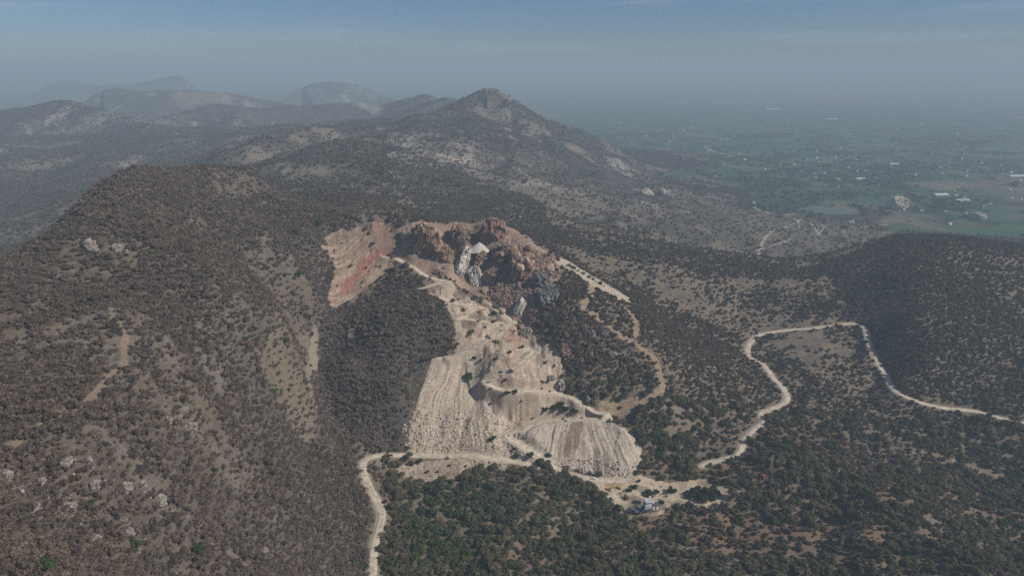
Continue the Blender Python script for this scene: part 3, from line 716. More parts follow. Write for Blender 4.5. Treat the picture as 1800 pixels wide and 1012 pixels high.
def scatter(den, y0, y1, sp, smin, smax, amax=1.1, cullhidden=False):
    x, y = jitter_grid(y0, y1, sp, amax)
    keep = rng.uniform(0, 1, len(x)) < Hat(x, y, den); x, y = x[keep], y[keep]
    P = np.stack([x, y, Hat(x, y) - .15], 1)
    s = rng.uniform(smin, smax, len(x)) * rng.choice([.65, .85, 1, 1.2, 1.45], len(x))
    s = s * (1 + .25 * fbm(x, y, 40, 2, 808))
    if cullhidden:
        k = seen(P, 8); P, s = P[k], s[k]
    return P, s

# ---- masses no one could count: one object of points each, every point carrying one plant
def cloud(name, label, cat, P, s, meshes, squash=(.85, 1.15), pick=None):
    c = bpy.data.collections.new(name + '_kinds')
    for i, me in enumerate(meshes):
        c.objects.link(bpy.data.objects.new('%s_%02d' % (name, i), me))
    n = len(P); me = bpy.data.meshes.new(name); me.vertices.add(n); me.vertices.foreach_set('co', P.astype(np.float32).ravel())
    a = me.attributes.new('size', 'FLOAT_VECTOR', 'POINT'); sv = np.stack([s * rng.uniform(.85, 1.15, n), s * rng.uniform(.85, 1.15, n), s * rng.uniform(*squash, n)], 1); a.data.foreach_set('vector', sv.astype(np.float32).ravel())
    a = me.attributes.new('turn', 'FLOAT_VECTOR', 'POINT'); rv = np.zeros((n, 3), np.float32); rv[:, 2] = rng.uniform(0, 6.28, n); a.data.foreach_set('vector', rv.ravel())
    a = me.attributes.new('pick', 'INT', 'POINT'); a.data.foreach_set('value', (rng.integers(0, len(meshes), n) if pick is None else pick).astype(np.int32))
    o = link(name, me); g = bpy.data.node_groups.new(name, 'GeometryNodeTree')
    g.interface.new_socket('Geometry', in_out='INPUT', socket_type='NodeSocketGeometry'); g.interface.new_socket('Geometry', in_out='OUTPUT', socket_type='NodeSocketGeometry')
    N = g.nodes.new; gi, go, ip, ci_ = N('NodeGroupInput'), N('NodeGroupOutput'), N('GeometryNodeInstanceOnPoints'), N('GeometryNodeCollectionInfo')
    ci_.inputs['Collection'].default_value = c; ci_.inputs['Separate Children'].default_value = True; ci_.inputs['Reset Children'].default_value = True
    ip.inputs['Pick Instance'].default_value = True
    def na(nm, t):
        k = N('GeometryNodeInputNamedAttribute'); k.data_type = t; k.inputs['Name'].default_value = nm; return k.outputs['Attribute']
    K = g.links.new
    K(gi.outputs[0], ip.inputs['Points']); K(ci_.outputs[0], ip.inputs['Instance']); K(na('pick', 'INT'), ip.inputs['Instance Index']); K(na('turn', 'FLOAT_VECTOR'), ip.inputs['Rotation']); K(na('size', 'FLOAT_VECTOR'), ip.inputs['Scale']); K(ip.outputs[0], go.inputs[0])
    md = o.modifiers.new('grow', 'NODES'); md.node_group = g
    return tag(o, label, cat, kind='stuff')

def largest(P, s, n, allow=None):
    px, py, f = project(P); ok = (px > 4) & (px < 1796) & (py > 4) & (py < 1010)
    if allow is not None: ok &= allow(px, py)
    idx = np.nonzero(ok)[0]; idx = idx[np.argsort(-(s / f)[idx])][:int(n * 1.6)]
    idx = idx[seen(P[idx])][:n]
    m = np.zeros(len(P), bool); m[idx] = True
    return m
def plant_tree(name, P, s, crown, label, cat, group, hgt=1.0, rz=None):
    e = bpy.data.objects.new(name, None); COL.objects.link(e); e.location = P; e.rotation_euler = (0, 0, rng.uniform(0, 6.28) if rz is None else rz); e.scale = (s, s, s * hgt)
    e.empty_display_size = .2
    tag(e, label, cat, group)
    t = link('trunk', TRUNKS[rng.integers(0, 3)], e); c = link('crown', crown, e)
    return e

counts = {}
# bare shrubs of the near hillside and the dark bowl
P, s = scatter(dB, 120, 1000, 2.7, 1.6, 3.2)
m = largest(P, s, 300, lambda a, b: a < 640)
for p, k in zip(P[m], s[m]):
    o = link('bare_shrub', KINDS['bare']['near'][rng.integers(0, 6)], None, p); o.scale = (k, k * rng.uniform(.9, 1.1), k * rng.uniform(.85, 1.15)); o.rotation_euler = (0, 0, rng.uniform(0, 6.28))
    tag(o, 'bare grey brown shrub, one of many alike on the lower part of the left hillside', 'shrub', 'bare shrubs on the near left hillside')
P, s = P[~m], s[~m]; nr = P[:, 1] < 560
cloud('brush', 'dense bare grey brown brush over the left hillside', 'brush', P[nr], s[nr], KINDS['bare']['near'])
cloud('brush', 'dark leafless brush of the bowl and upper left slopes', 'brush', P[~nr], s[~nr], KINDS['bare']['far']); counts['bare'] = len(P)
# olive trees of the valley floor
lush = region([(722,880),(760,850),(850,850),(880,900),(860,960),(800,1000),(740,1010),(715,940)], 2).astype(float)
P, s = scatter(dG, 380, 700, 4.9, 2.2, 5.0)
m = largest(P, s, 300)
for p, k in zip(P[m], s[m]):
    plant_tree('olive_green_tree', p, k, (MID if rng.uniform() < .04 + .8 * Hat(p[0], p[1], lush) else KINDS['green']['near'])[rng.integers(0, 6)], 'rounded olive green tree among many alike in the wood filling the valley bottom', 'tree', 'trees in the foreground wood', rng.uniform(.85, 1.15))
P, s = P[~m], s[~m]
cloud('woodland', 'olive green scrub woodland covering the valley floor', 'woodland', P, s, KINDS['green']['near'] + MID, pick=rng.integers(0, 6, len(P)) + 6 * (rng.uniform(0, 1, len(P)) < .04 + .8 * Hat(P[:, 0], P[:, 1], lush))); counts['green'] = len(P)
# thorn bushes of the open slopes
P, s = scatter(dD, 380, 1300, 3.2, 1.3, 2.8)
m = largest(P, s, 300, lambda a, b: (a > 990) & (a < 1390) & (b < 830))
for p, k in zip(P[m], s[m]):
    o = link('thorn_bush', KINDS['thorn']['near'][rng.integers(0, 5)], None, p); o.scale = (k, k * rng.uniform(.9, 1.1), k * rng.uniform(.85, 1.15)); o.rotation_euler = (0, 0, rng.uniform(0, 6.28))
    tag(o, 'small dark thorn bush, one of many alike on the slope between quarry and eastern road', 'bush', 'thorn bushes on the quarry flank')
P, s = P[~m], s[~m]
cloud('scrub', 'dark thorn scrub dotting the slopes around the quarry', 'scrub', P, s, KINDS['thorn']['near'] if False else KINDS['thorn']['far']); counts['thorn'] = len(P)
P, s = scatter(dD, 1300, 3300, 6.2, 1.6, 3.8, .95, True)
cloud('far_scrub', 'fine dark scrub speckling the far ridge and foot slopes', 'scrub', P, s, KINDS['thorn']['far'] + KINDS['bare']['far']); counts['far'] = len(P)
print(counts)

# green bushes that stand out
for c, r, wpx in [(76,1004,30),(347,972,26),(237,966,22),(160,888,15),(35,918,20),(501,603,17),(432,598,13),(375,828,12),(523,487,17),(310,720,12),(155,645,14),(482,690,13),(575,640,10),(610,372,0),(520,410,14),(560,395,14),(262,445,13),(640,1000,14),(668,965,12)]:
    if wpx == 0: continue
    q = gp([(c, r)])[0]; k = 1.3 * wpx / 2 * math.hypot(q[1], HC - q[2]) / FPX
    plant_tree('green_tree', q, k, BRIGHT[rng.integers(0, 3)], None, 'tree', None, .95)
GREEN_LABEL = ['round bright green tree in the bottom left corner of the hillside', 'green tree among brown brush by bottom edge, right of two others', 'green tree among brown brush between the corner tree and the bottom edge one', 'small green tree beside the pale crag on the lower left slope', 'dull green tree near the left edge below the tall pale crag', 'wide green bush left of the gully scree', 'small dark green bush beside the tan patch left of the gully', 'lone small green bush in brown brush left of the valley road bend', 'round dark green bush below the red spoil on the upper left slope', 'small green bush in brush at the middle of the left hillside', 'green bush beside the footpath on the left hillside', 'green bush among pale rocks below the gully scree', 'little green bush at the edge of the gully scree', 'dark green bush on the shoulder left of the quarry', 'dark green bush just left of the pale upper spoil', 'green bush high on the left hillside near its crest', 'green bush beside the valley road at the bottom edge', 'green bush on the right side of the valley road above the bottom edge']
for o, lb in zip([o for o in COL.objects if o.name.startswith('green_tree')], GREEN_LABEL): o['label'] = lb

# trees and bushes at the works, each where it stands: (column, row of foot, width px, label)
for c, r, wpx, lb in [
 (1106,862,13,'dark green tree by the parked yellow machines, nearest the white truck'),(1117,857,12,'dark green tree at the yard entrance above the yellow machines'),(1181,866,20,'round dark green tree alone in the middle of the yard'),
 (1138,870,20,'spreading dark tree between the excavator and the round tree'),(1152,866,14,'low dark bush beside the spreading yard tree'),(1118,856,9,'small bush with a long shadow beside the yard entrance'),(1114,858,8,'tiny bush in the yard entrance'),
 (1195,905,20,'dark tree below the yard right of the crusher'),(1212,893,16,'dark tree below the big grove'),(1160,885,16,'grey green tree right behind the crusher'),
 (828,585,13,'dark green bush on the bare soil below the loop track'),(870,552,12,'dark green bush by the quarry mouth track'),(905,583,6,'small green bush right of the track junction'),(834,630,10,'dark bush at the top right of the big spoil heap'),(846,634,9,'dark bush right of the big spoil heap top'),
 (896,620,10,'dark bush above the zigzag bend'),(880,655,8,'dark bush on the slope inside the zigzag'),(872,632,8,'dark bush under the upper track'),(867,775,16,'dark round bush where the ramp meets the big spoil heap'),(905,790,10,'bush left of the ramp below the lower heap'),
 (930,803,18,'green bush below the ramp near the valley road'),(962,802,12,'green bush at the left foot of the lower heap'),(905,803,14,'green bush above the valley road'),
 (960,722,16,'dark green bush at the left end of the clump on the middle slope'),(975,720,18,'dark green bush in the middle of the clump on the middle slope'),(992,722,17,'dark green bush right of centre in the clump on the middle slope'),(1007,725,16,'dark green bush at the right end of the clump on the middle slope'),(984,714,16,'dark green bush at the top of the clump on the middle slope'),
 (893,692,12,'bush under the bench track, left one of two'),(905,690,12,'bush under the bench track, right one of two'),(768,545,16,'dark green tree at the top right rim of the dark bowl'),(752,552,14,'dark green tree beside pale rocks at the bowl rim'),(690,478,16,'dark green bush under the red shoulder track'),(680,492,14,'lower dark bush under the red shoulder track'),(655,430,10,'dark green bush left of the red slope foot'),(648,412,10,'dark green bush left of the red slope')]:
    q = gp([(c, r)])[0]; k = wpx / 2 * math.hypot(q[1], HC - q[2]) / FPX
    plant_tree('dark_green_tree', q, k, DARKG[rng.integers(0, 3)], lb, 'tree', None, .95)
for i in range(17):                                  # the grove: rows of trees grown into one dark island
    c = 1209 + (i % 6) * 10.2 + (i // 6) * 2 + rng.normal(0, 2.2); r = 862 + (i // 6) * 9 - 2.5 * abs(i % 6 - 2.5) * (i // 6 - 1) + rng.normal(0, 1.5)
    q = gp([(c, r)])[0]
    plant_tree('grove_tree', q, 3.2 + 2.4 * rng.uniform(), DARKG[i % 3], 'dark green tree, one of those standing close together in the yard grove', 'tree', 'grove of dark trees in the yard', 1.0)

# ------------------------------------------------------------------ rock
def _h3(ix, iy, iz, seed): return _h(ix * 7919 + iz * 104729, iy + iz * 31, seed)
def vnoise3(P, lam, seed):
    p = P / lam; f = np.floor(p); i = f.astype(np.int64); t = p - f; t = t * t * (3 - 2 * t); out = 0
    for dx in (0, 1):
        for dy in (0, 1):
            for dz in (0, 1):
                wgt = (t[:, 0] if dx else 1 - t[:, 0]) * (t[:, 1] if dy else 1 - t[:, 1]) * (t[:, 2] if dz else 1 - t[:, 2])
                out = out + wgt * _h3(i[:, 0] + dx, i[:, 1] + dy, i[:, 2] + dz, seed)
    return out
def voro3(P, lam, seed):
    p = P / lam; i0 = np.floor(p).astype(np.int64); best = np.full(len(P), 9.0); rn = np.zeros(len(P)); second = np.full(len(P), 9.0)
    for dx in (-1, 0, 1):
        for dy in (-1, 0, 1):
            for dz in (-1, 0, 1):
                a, b, c = i0[:, 0] + dx, i0[:, 1] + dy, i0[:, 2] + dz
                q = np.stack([a + _h3(a, b, c, seed + 1), b + _h3(a, b, c, seed + 2), c + _h3(a, b, c, seed + 3)], 1)
                d = np.sqrt(((q - p) ** 2).sum(1)); m = d < best
                second = np.where(m, best, np.minimum(second, d)); best = np.where(m, d, best); rn = np.where(m, _h3(a, b, c, seed + 4), rn)
    return best, second, rn
import bmesh
def ico(sub):
    bm = bmesh.new(); bmesh.ops.create_icosphere(bm, subdivisions=sub, radius=1); bm.verts.ensure_lookup_table()
    V = np.array([v.co[:] for v in bm.verts]); T = np.array([[v.index for v in f.verts] for f in bm.faces]); bm.free(); return V, T
ICO6, ICO5, ICO3, ICO2 = ico(7), ico(5), ico(3), ico(2)
M_ROCK = land_mat('quarried_rock', .5)
PAL = {
 'brown': [(.22,.14,.108), (.30,.20,.15), (.09,.068,.058), (.40,.29,.215)],
 'orange': [(.29,.18,.125), (.36,.23,.15), (.12,.085,.07), (.44,.32,.235)],
 'white': [(.60,.56,.50), (.68,.64,.58), (.30,.25,.21), (.46,.38,.30)],
 'grey': [(.17,.16,.15), (.25,.235,.22), (.09,.085,.08), (.33,.31,.29)],
 'olive': [(.36,.31,.23), (.44,.38,.29), (.24,.21,.15), (.55,.48,.38)],
 'cream': [(.50,.42,.33), (.58,.50,.40), (.36,.29,.22), (.62,.55,.45)],
 'pale': [(.25,.222,.19), (.31,.275,.24), (.15,.13,.112), (.38,.34,.295)],
 'red': [(.25,.15,.125), (.32,.20,.155), (.15,.08,.07), (.36,.22,.16)],
}
def rock_mesh(name, dims, seed, pal, lam=None, sub=6, blocky=1.0, boxy=.75):
    V, T = ICO6 if sub == 6 else ICO5 if sub == 5 else ICO3
    D = V.copy()
    p = np.sign(D) * np.abs(D) ** boxy; p /= (np.abs(p) ** 3).sum(1, keepdims=True) ** (1 / 3)
    P = p * np.array(dims); off = np.array([seed * 13.7, seed * 7.1, seed * 3.3]); S_ = min(dims)
    P = P + D * ((vnoise3(P + off, S_ * 1.1, seed) - .5) * S_ * .7)[:, None]
    lam = lam or S_ * .45
    if 'outcrop' not in name:                       # flat breaks along joint planes
        rp_ = np.random.default_rng(seed + 700)
        for _ in range(16):
            d = rp_.normal(size=3) * np.array([1, 1, .6]); d /= np.linalg.norm(d); sup = np.abs(P @ d).max()
            e = P @ d - sup * rp_.uniform(.52, .82); P = P - np.where(e > 0, e * .93, 0)[:, None] * d
    q = (P + off) * np.array([1, 1, .8]); q = q + (vnoise3(P, lam * 1.5, seed + 5)[:, None] - .5) * lam * .5
    b1, s1_, r1 = voro3(q, lam, seed); b2, s2_, r2 = voro3(q, lam * .38, seed + 9)
    crack1 = np.clip((s1_ - b1) / .12, 0, 1); crack2 = np.clip((s2_ - b2) / .18, 0, 1)
    disp = (r1 - .5) * lam * (.85 if 'mound' in name else .55) * blocky + (r2 - .5) * lam * .28 * blocky - (1 - crack1) * lam * .12 - (1 - crack2) * lam * .06 + (vnoise3(P, lam * .14, seed + 3) - .5) * lam * .12
    n = D / (np.array(dims) / S_); n /= np.linalg.norm(n, axis=1)[:, None]
    P = P + n * disp[:, None]
    C = np.array(PAL[pal]); t = vnoise3(P + off, S_ * .6, seed + 20); base = C[0] * (1 - t[:, None]) + C[1] * t[:, None]
    base = np.where((r1 > .72)[:, None], C[3] * .5 + base * .5, base); base = np.where((r2 < .22)[:, None], C[2] * .6 + base * .4, base)
    if pal == 'white':
        st = vnoise3((P + off) * np.array([1, 1, .22]), 2.2, seed + 31) + .5 * (vnoise3(P + off, 5, seed + 32) - .5)
        base = np.where((st > .64)[:, None], np.array([.36, .27, .20]), base)
    base = base * (.82 + .36 * r2)[:, None]
    return np_mesh(name, P, T, [M_ROCK], False, base.astype(np.float32))
def place_rock(name, c, r, dims, seed, pal, label, cat='rock', rot=(0, 0, 0), up=0.0, **k):
    q = gp([(c, r)])[0]; q[2] += up
    o = link(name, rock_mesh(name, dims, seed, pal, **k), None, q); o.rotation_euler = [math.radians(a) for a in rot]
    return tag(o, label, cat)
place_rock('rock_mound', 752, 432, (24, 16, 19), 1, 'orange', 'long brown and orange rock mound at the left of the quarry crest', rot=(0, 20, -12), up=4)
place_rock('rock_mound', 778, 452, (15, 10, 12), 2, 'orange', 'orange rock shoulder at the lower right end of the long left mound', rot=(0, 28, 10), up=2)
place_rock('rock_mound', 810, 421, (15, 11, 13), 3, 'brown', 'dark brown peaked rock mound between the notch and the white pile', rot=(0, 14, 5), up=4)
place_rock('rock_mound', 866, 412, (19, 12, 14), 4, 'red', 'red brown rock wall at the top right of the quarry with a grassy brow', rot=(0, 18, 0), up=3)
place_rock('rock_mound', 889, 452, (22, 14, 12), 5, 'brown', 'big broken brown rock mass right of the pit', rot=(0, 25, 15), up=1, lam=6)
place_rock('rock_mound', 925, 475, (26, 15, 11), 6, 'brown', 'widest broken brown rock slope on the right of the quarry', rot=(0, 30, 10), up=0, lam=5)
place_rock('rock_mound', 848, 463, (11, 8, 12), 7, 'orange', 'rounded orange rock nose hanging over the pit between the white faces', rot=(5, 5, 0), up=3)
place_rock('quarry_wall', 813, 464, (15, 10, 20), 8, 'white', 'white streaked rock face left of the orange nose', 'quarry wall', rot=(-14, 14, 10), up=1, lam=5, blocky=.9, boxy=.5)
place_rock('quarry_wall', 837, 494, (9, 8, 21), 9, 'white', 'bright white rock rib standing in the pit bottom', 'quarry wall', rot=(-14, -16, 8), up=1, lam=5, blocky=.8, boxy=.5)
place_rock('quarry_wall', 862, 494, (12, 6, 15), 10, 'red', 'smooth dark red cut wall right of the white rib', 'quarry wall', rot=(0, 12, -15), up=4, blocky=.35)
place_rock('rock_crag', 964, 524, (12, 8, 13), 11, 'grey', 'dark grey jagged crag standing in brush right of the quarry', 'crag', rot=(-14, 10, 0), up=2, lam=3.2, blocky=1.5)
place_rock('rock_crag', 952, 498, (14, 8, 10), 12, 'grey', 'dark grey rock band above the jagged crag', 'crag', rot=(0, 30, 0), up=1, lam=4, blocky=1.3)
place_rock('rock_crag', 712, 420, (6, 5, 12), 13, 'olive', 'pale upright rock stack at the left end of the quarry crest', 'crag', up=5, lam=4)
place_rock('rock_mound', 773, 483, (8, 6, 5), 14, 'red', 'dark red brown rock block beside the shoulder track', rot=(0, 30, 20), up=1)
place_rock('quarry_wall', 913, 545, (8, 7, 17), 15, 'white', 'grey white cut rock wall at the lower right edge of the rubble', 'quarry wall', rot=(-10, 10, -20), up=0, blocky=.4)
place_rock('quarry_wall', 928, 585, (10, 6, 9), 16, 'olive', 'pale cut edge right of the track junction', 'quarry wall', rot=(0, 20, 0), up=-3, lam=4)
place_rock('quarry_wall', 990, 612, (9, 7, 9), 17, 'red', 'dark red cut face among brush right of the zigzag bench', 'quarry wall', rot=(0, 20, 10), up=-2)
place_rock('rock_mound', 1037, 704, (4.5, 4, 4.5), 18, 'white', 'bright white rock block at the bend above the lower heap', lam=2.5)
place_rock('quarry_wall', 987, 680, (5, 5, 7), 19, 'white', 'white broken rock edge where the bench track narrows', 'quarry wall', rot=(0, 15, 0), lam=2.5)
place_rock('quarry_wall', 968, 664, (9, 3, 4), 20, 'pale', 'thin pale ledge above the bushes on the middle slope', 'quarry wall', lam=2.5, up=-1)
for i, (c, r, dx, dz, lb) in enumerate([(1062,590,7,6,'grey crag at the upper end of the curved scree trail'),(1075,625,6,5,'grey crag in brush inside the curved scree trail'),(1040,590,6,5,'small grey crag in dark brush left of the scree trail'),(618,590,5,6.5,'pale crag sticking out of the dark brush bowl'),(1086,545,4,3,'grey rock above the curved scree trail')]):
    place_rock('rock_crag', c, r, (dx, dx * .7, dz), 30 + i, 'grey' if i != 3 else 'pale', lb, 'crag', rot=(-10, 10, 20 * i), lam=2.4, sub=5, blocky=1.4, up=0)
for i, (c, r, dx, dz, lb) in enumerate([(76,862,2.6,5.2,'tall pale crag near the left edge of the hillside'),(168,862,2.4,4.6,'narrow pale crag right of the tall one on the left hillside'),(222,858,4.4,2.6,'broad pale crag with tan soil beside it on the left hillside'),(252,852,2.2,2.6,'small pale crag at the right end of the crag row'),
    (116,812,4.4,3.0,'pale broken crag at the upper left of the crag row'),(158,812,2.0,3.0,'thin pale rock fin high in the crag row'),(14,838,3.4,2.4,'pale crag at the left picture edge'),(122,890,4.2,2.0,'low pale rocks under the crag row'),(218,918,2.4,2.6,'pale crag below the broad one'),(228,938,2.4,2.8,'pale rock fin above the bottom edge tree'),
    (170,952,3.4,2.6,'pale striped crag near the bottom left'),(60,892,3.6,1.8,'low pale rocks beside the dull green tree'),(283,880,5,2.2,'wide pale rock patch right of the crag row'),(255,955,1.6,2.0,'small pale rock beside the bottom edge tree'),(295,742,3.4,3.6,'pale crag in the middle of the left hillside'),(338,752,4.2,3.2,'pale crag right of the middle one'),(325,722,3.4,2.2,'small pale crag above the middle ones'),(465,968,3.0,1.8,'low pale rock near the valley road'),(540,880,3.4,1.4,'low pale rocks on the brown slope above the valley road'),(400,795,3,1.5,'low pale rocks in brush left of the road bend'),
    (160,435,9,5,'grey rock band on the upper left hillside'),(205,440,7,4,'grey rocks below the upper left crest')]):
    place_rock('rock_outcrop', c, r, (dx * .72, dx * .45, dz * .85), 50 + i, 'pale', lb, 'rock outcrop', rot=(-8, 8 * math.sin(i), 25 * i), lam=max(1.1, dx * .3), sub=5, blocky=1.3, up=dz * .25)
# pale diggings out on the plain
place_rock('rock_hill', 1573, 366, (34, 30, 36), 81, 'cream', 'pale broken rock hill standing alone at the edge of the plain', 'rock hill', rot=(0, 20, 0), lam=14, up=6)
place_rock('rock_hill', 1137, 343, (26, 26, 14), 82, 'cream', 'pale rock dome on the foot slope, left one of two', 'rock hill', lam=12, up=0)
place_rock('rock_hill', 1168, 341, (20, 22, 12), 83, 'cream', 'pale rock dome on the foot slope, right one of two', 'rock hill', lam=12, up=0)
place_rock('rock_hill', 1715, 383, (42, 40, 12), 84, 'cream', 'low pale digging on the plain right of the rock hill', 'rock hill', lam=16, up=0)

# tipped white gravel on the quarry floor
def gravel_pile():
    n, k = 40, 14; V = []
    for j in range(k):
        for i in range(n):
            a = 2 * math.pi * i / n; rr = 1 - j / (k - 1)
            V.append((math.cos(a) * rr, math.sin(a) * rr * .8, (1 - rr) ** .92))
    V = np.array(V) * np.array([15, 15, 11.0]); V = V + (vnoise3(V + 50, 3.0, 5)[:, None] - .5) * np.array([1.6, 1.6, 1.4]) + (vnoise3(V + 50, .9, 6)[:, None] - .5) * .6
    J = np.arange(n * k).reshape(k, n); q = np.stack([J[:-1], np.roll(J[:-1], -1, 1), np.roll(J[1:], -1, 1), J[1:]], -1).reshape(-1, 4)
    o = link('gravel_pile', np_mesh('gravel_pile', V, q, [flat_mat('pale_gravel', (.55, .50, .42), .95, .3, .2)], True), None, gp([(842, 440)])[0] + [0, 0, -1]); tag(o, 'pale cone of tipped gravel on the quarry floor below the peaked mound', 'gravel pile')
gravel_pile()

# loose boulders
def boulder_mesh(seed, pal):
    V, T = ICO2; r = np.random.default_rng(seed); P = V.copy()
    for _ in range(11):
        d = r.normal(size=3); d /= np.linalg.norm(d); h = r.uniform(.5, .85); e = P @ d - h
        P = P - np.where(e > 0, e, 0)[:, None] * d
    P = P * r.uniform(.7, 1.2, 3)
    C = np.array(PAL[pal]); c = C[seed % 4]; return np_mesh('boulder', P, T, [M_ROCK], False, np.repeat((c * r.uniform(.8, 1.15))[None], len(P), 0).astype(np.float32))
BM = {k: [boulder_mesh(600 + i, k) for i in range(8)] for k in ('brown', 'pale', 'orange')}
BM['mix'] = BM['brown'] + BM['orange'][:4] + BM['brown']
BM['cream'] = [boulder_mesh(640 + i, 'cream') for i in range(6)]
rub = region([(862,440),(905,432),(972,452),(984,480),(955,520),(945,545),(935,575),(920,582),(900,560),(868,540),(850,515),(868,480)], .4)
P, s = scatter(np.where(rub, 1.0, 0), 640, 900, 1.8, .6, 1.9, .3); s = s * (1 + 1.4 * (rng.uniform(0, 1, len(s)) > .93)); P[:, 2] += .2 * s
# the rubble also lies on top of the rock masses
bpy.context.view_layer.update()
from mathutils.bvhtree import BVHTree
trees = []
for o in [o for o in COL.objects if o.name.startswith('rock_mound')]:
    mw = o.matrix_world; trees.append(BVHTree.FromPolygons([mw @ v.co for v in o.data.vertices], [p.vertices[:] for p in o.data.polygons]))
for i in range(len(P)):
    for t in trees:
        hit = t.ray_cast(Vector((P[i, 0], P[i, 1], 400)), Vector((0, 0, -1)))[0]
        if hit and hit.z > P[i, 2]: P[i, 2] = hit.z
m = largest(P, s, 300)
for i, (p, k) in enumerate(zip(P[m], s[m])):
    o = link('boulder', BM['mix'][rng.integers(0, len(BM['mix']))], None, p); o.scale = (k, k, k); o.rotation_euler = tuple(rng.uniform(0, 6.28, 3))
    tag(o, 'broken brown boulder, one of many lying in the rubble right of the quarry pit', 'boulder', 'boulders in the quarry rubble')
cloud('rubble', 'brown broken stone covering the right side of the quarry', 'rubble', P[~m], s[~m], BM['mix'])
stony = np.where(apron, .9, 0) + np.where(mid, .22, 0) + np.where(reddump, .25, 0) + np.where(redtop, .3, 0) + np.where(quarry, .35, 0)
stony = np.where(HEAP1, .25 + .6 * sstep(60, 30, H), stony); stony = np.where(HEAP2, .25 + .5 * sstep(26, 16, H), stony); stony = np.where(scree | gash, .5, stony); stony[ROADM > .2] = 0; stony[bench] = 0
near = np.zeros(H.shape)
for o in [o for o in COL.objects if o.name.startswith('rock_outcrop')]:
    near = np.maximum(near, np.exp(-((Xg - o.location.x - 2) ** 2 + (Yg - o.location.y) ** 2) / 7.0 ** 2))
rk = sstep(.80, .92, ridged(Xg, Yg * .8, 60, 3, 415)) * left * sstep(.0, .3, N3 + N1)
P, s = scatter(np.clip(near * .75 + rk * .5, 0, 1) * (Yg < 760), 120, 760, 1.5, .25, .8, 1.0)
cloud('hill_rocks', 'pale weathered stones strewn between the shrubs of the left hillside', 'stones', P, s, BM['pale'])
P, s = scatter(stony, 480, 900, 1.35, .25, .75, .45)
s = s * np.where(Hat(P[:, 0], P[:, 1], (HEAP1 * sstep(62, 30, H) + HEAP2 * sstep(26, 14, H)).astype(float)) > .3, 1.7, 1.0)
cloud('stones', 'pale loose stones over spoil heaps and cut slopes', 'stones', P, s, BM['cream'] + BM['pale'][:4] + BM['orange'][:2])

# ------------------------------------------------------------------ works, vehicles, houses
def box(sx, sy, sz, cx=0, cy=0, cz=0, taper=1.0, rx=0, ry=0, rz=0):
    """bevelled box as vertices and faces"""
    bm = bmesh.new(); bmesh.ops.create_cube(bm, size=1)
    for v in bm.verts:
        k = taper if v.co.z > 0 else 1
        v.co.x *= sx * k; v.co.y *= sy * k; v.co.z *= sz
    bmesh.ops.bevel(bm, geom=bm.edges[:], offset=min(sx, sy, sz) * .08, segments=1, affect='EDGES')
    from mathutils import Euler
    e = Euler((rx, ry, rz)).to_matrix()
    for v in bm.verts: v.co = e @ v.co + Vector((cx, cy, cz))
    return bm
def solid(name, bms, m, parent):
    me = bpy.data.meshes.new(name); tot = bmesh.new()
    for b in bms:
        t = bpy.data.meshes.new('t'); b.to_mesh(t); tot.from_mesh(t); b.free(); bpy.data.meshes.remove(t)
    tot.to_mesh(me); tot.free(); me.materials.append(m)
    return link(name, me, parent)
def cyl(r, h, axis, c, seg=14):
    bm = bmesh.new(); bmesh.ops.create_cone(bm, cap_ends=True, segments=seg, radius1=r, radius2=r, depth=h)
    from mathutils import Matrix
    R = {'x': Matrix.Rotation(math.pi / 2, 3, 'Y'), 'y': Matrix.Rotation(math.pi / 2, 3, 'X'), 'z': Matrix.Identity(3)}[axis]
    for v in bm.verts: v.co = R @ v.co + Vector(c)
    return bm
def root(name, px, label, cat, group=None, rz=0, sc=1.0):
    e = bpy.data.objects.new(name, None); COL.objects.link(e); q = gp([px])[0]; e.location = q; e.rotation_euler = (0, 0, math.radians(rz)); e.scale = (sc,) * 3; e.empty_display_size = .5
    return tag(e, label, cat, group)
M_WHITE = flat_mat('white_paint', (.78, .78, .76), .4, 1.5, .08); M_YEL = flat_mat('faded_yellow_paint', (.62, .36, .07), .5, 1.5, .2); M_RUST = flat_mat('rusty_red_steel', (.17, .075, .05), .8, 1.2, .35)
M_STEEL = flat_mat('dark_steel', (.10, .11, .12), .6, 1.5, .3); M_BLUE = flat_mat('blue_grey_sheet', (.16, .20, .27), .5, .8, .2); M_GREY = flat_mat('pale_grey_sheet', (.52, .54, .55), .5, .8, .2)
M_GLASS = flat_mat('dark_glass', (.03, .035, .04), .15, 2, .1); M_TYRE = flat_mat('rubber', (.03, .03, .03), .9, 4, .2); M_BELT = flat_mat('dusty_belt', (.30, .27, .22), .95, 1, .25)
def car(px, rz, label, cat, sc=1.0, pickup=False):
    e = root('car' if not pickup else 'pickup_truck', px, label, cat, None, rz, sc)
    solid('body', [box(4.3, 1.75, .72, 0, 0, .72)], M_WHITE, e); solid('cabin', [box(2.3 if not pickup else 1.6, 1.55, .62, -.15 if not pickup else .35, 0, 1.36, .8)], M_WHITE, e)
    solid('window', [box(2.0 if not pickup else 1.3, 1.6, .34, -.15 if not pickup else .35, 0, 1.34, .9)], M_GLASS, e)
    for x in (-1.35, 1.35):
        for y in (-.8, .8): solid('wheel', [cyl(.33, .22, 'y', (x, y, .33))], M_TYRE, e)
car((1044, 842), -8, 'white car parked on the pale yard road under the lower spoil heap', 'car', 1.25)
car((1078, 874), 20, 'white pickup parked under trees at the left edge of the yard', 'pickup truck', 1.2, True)
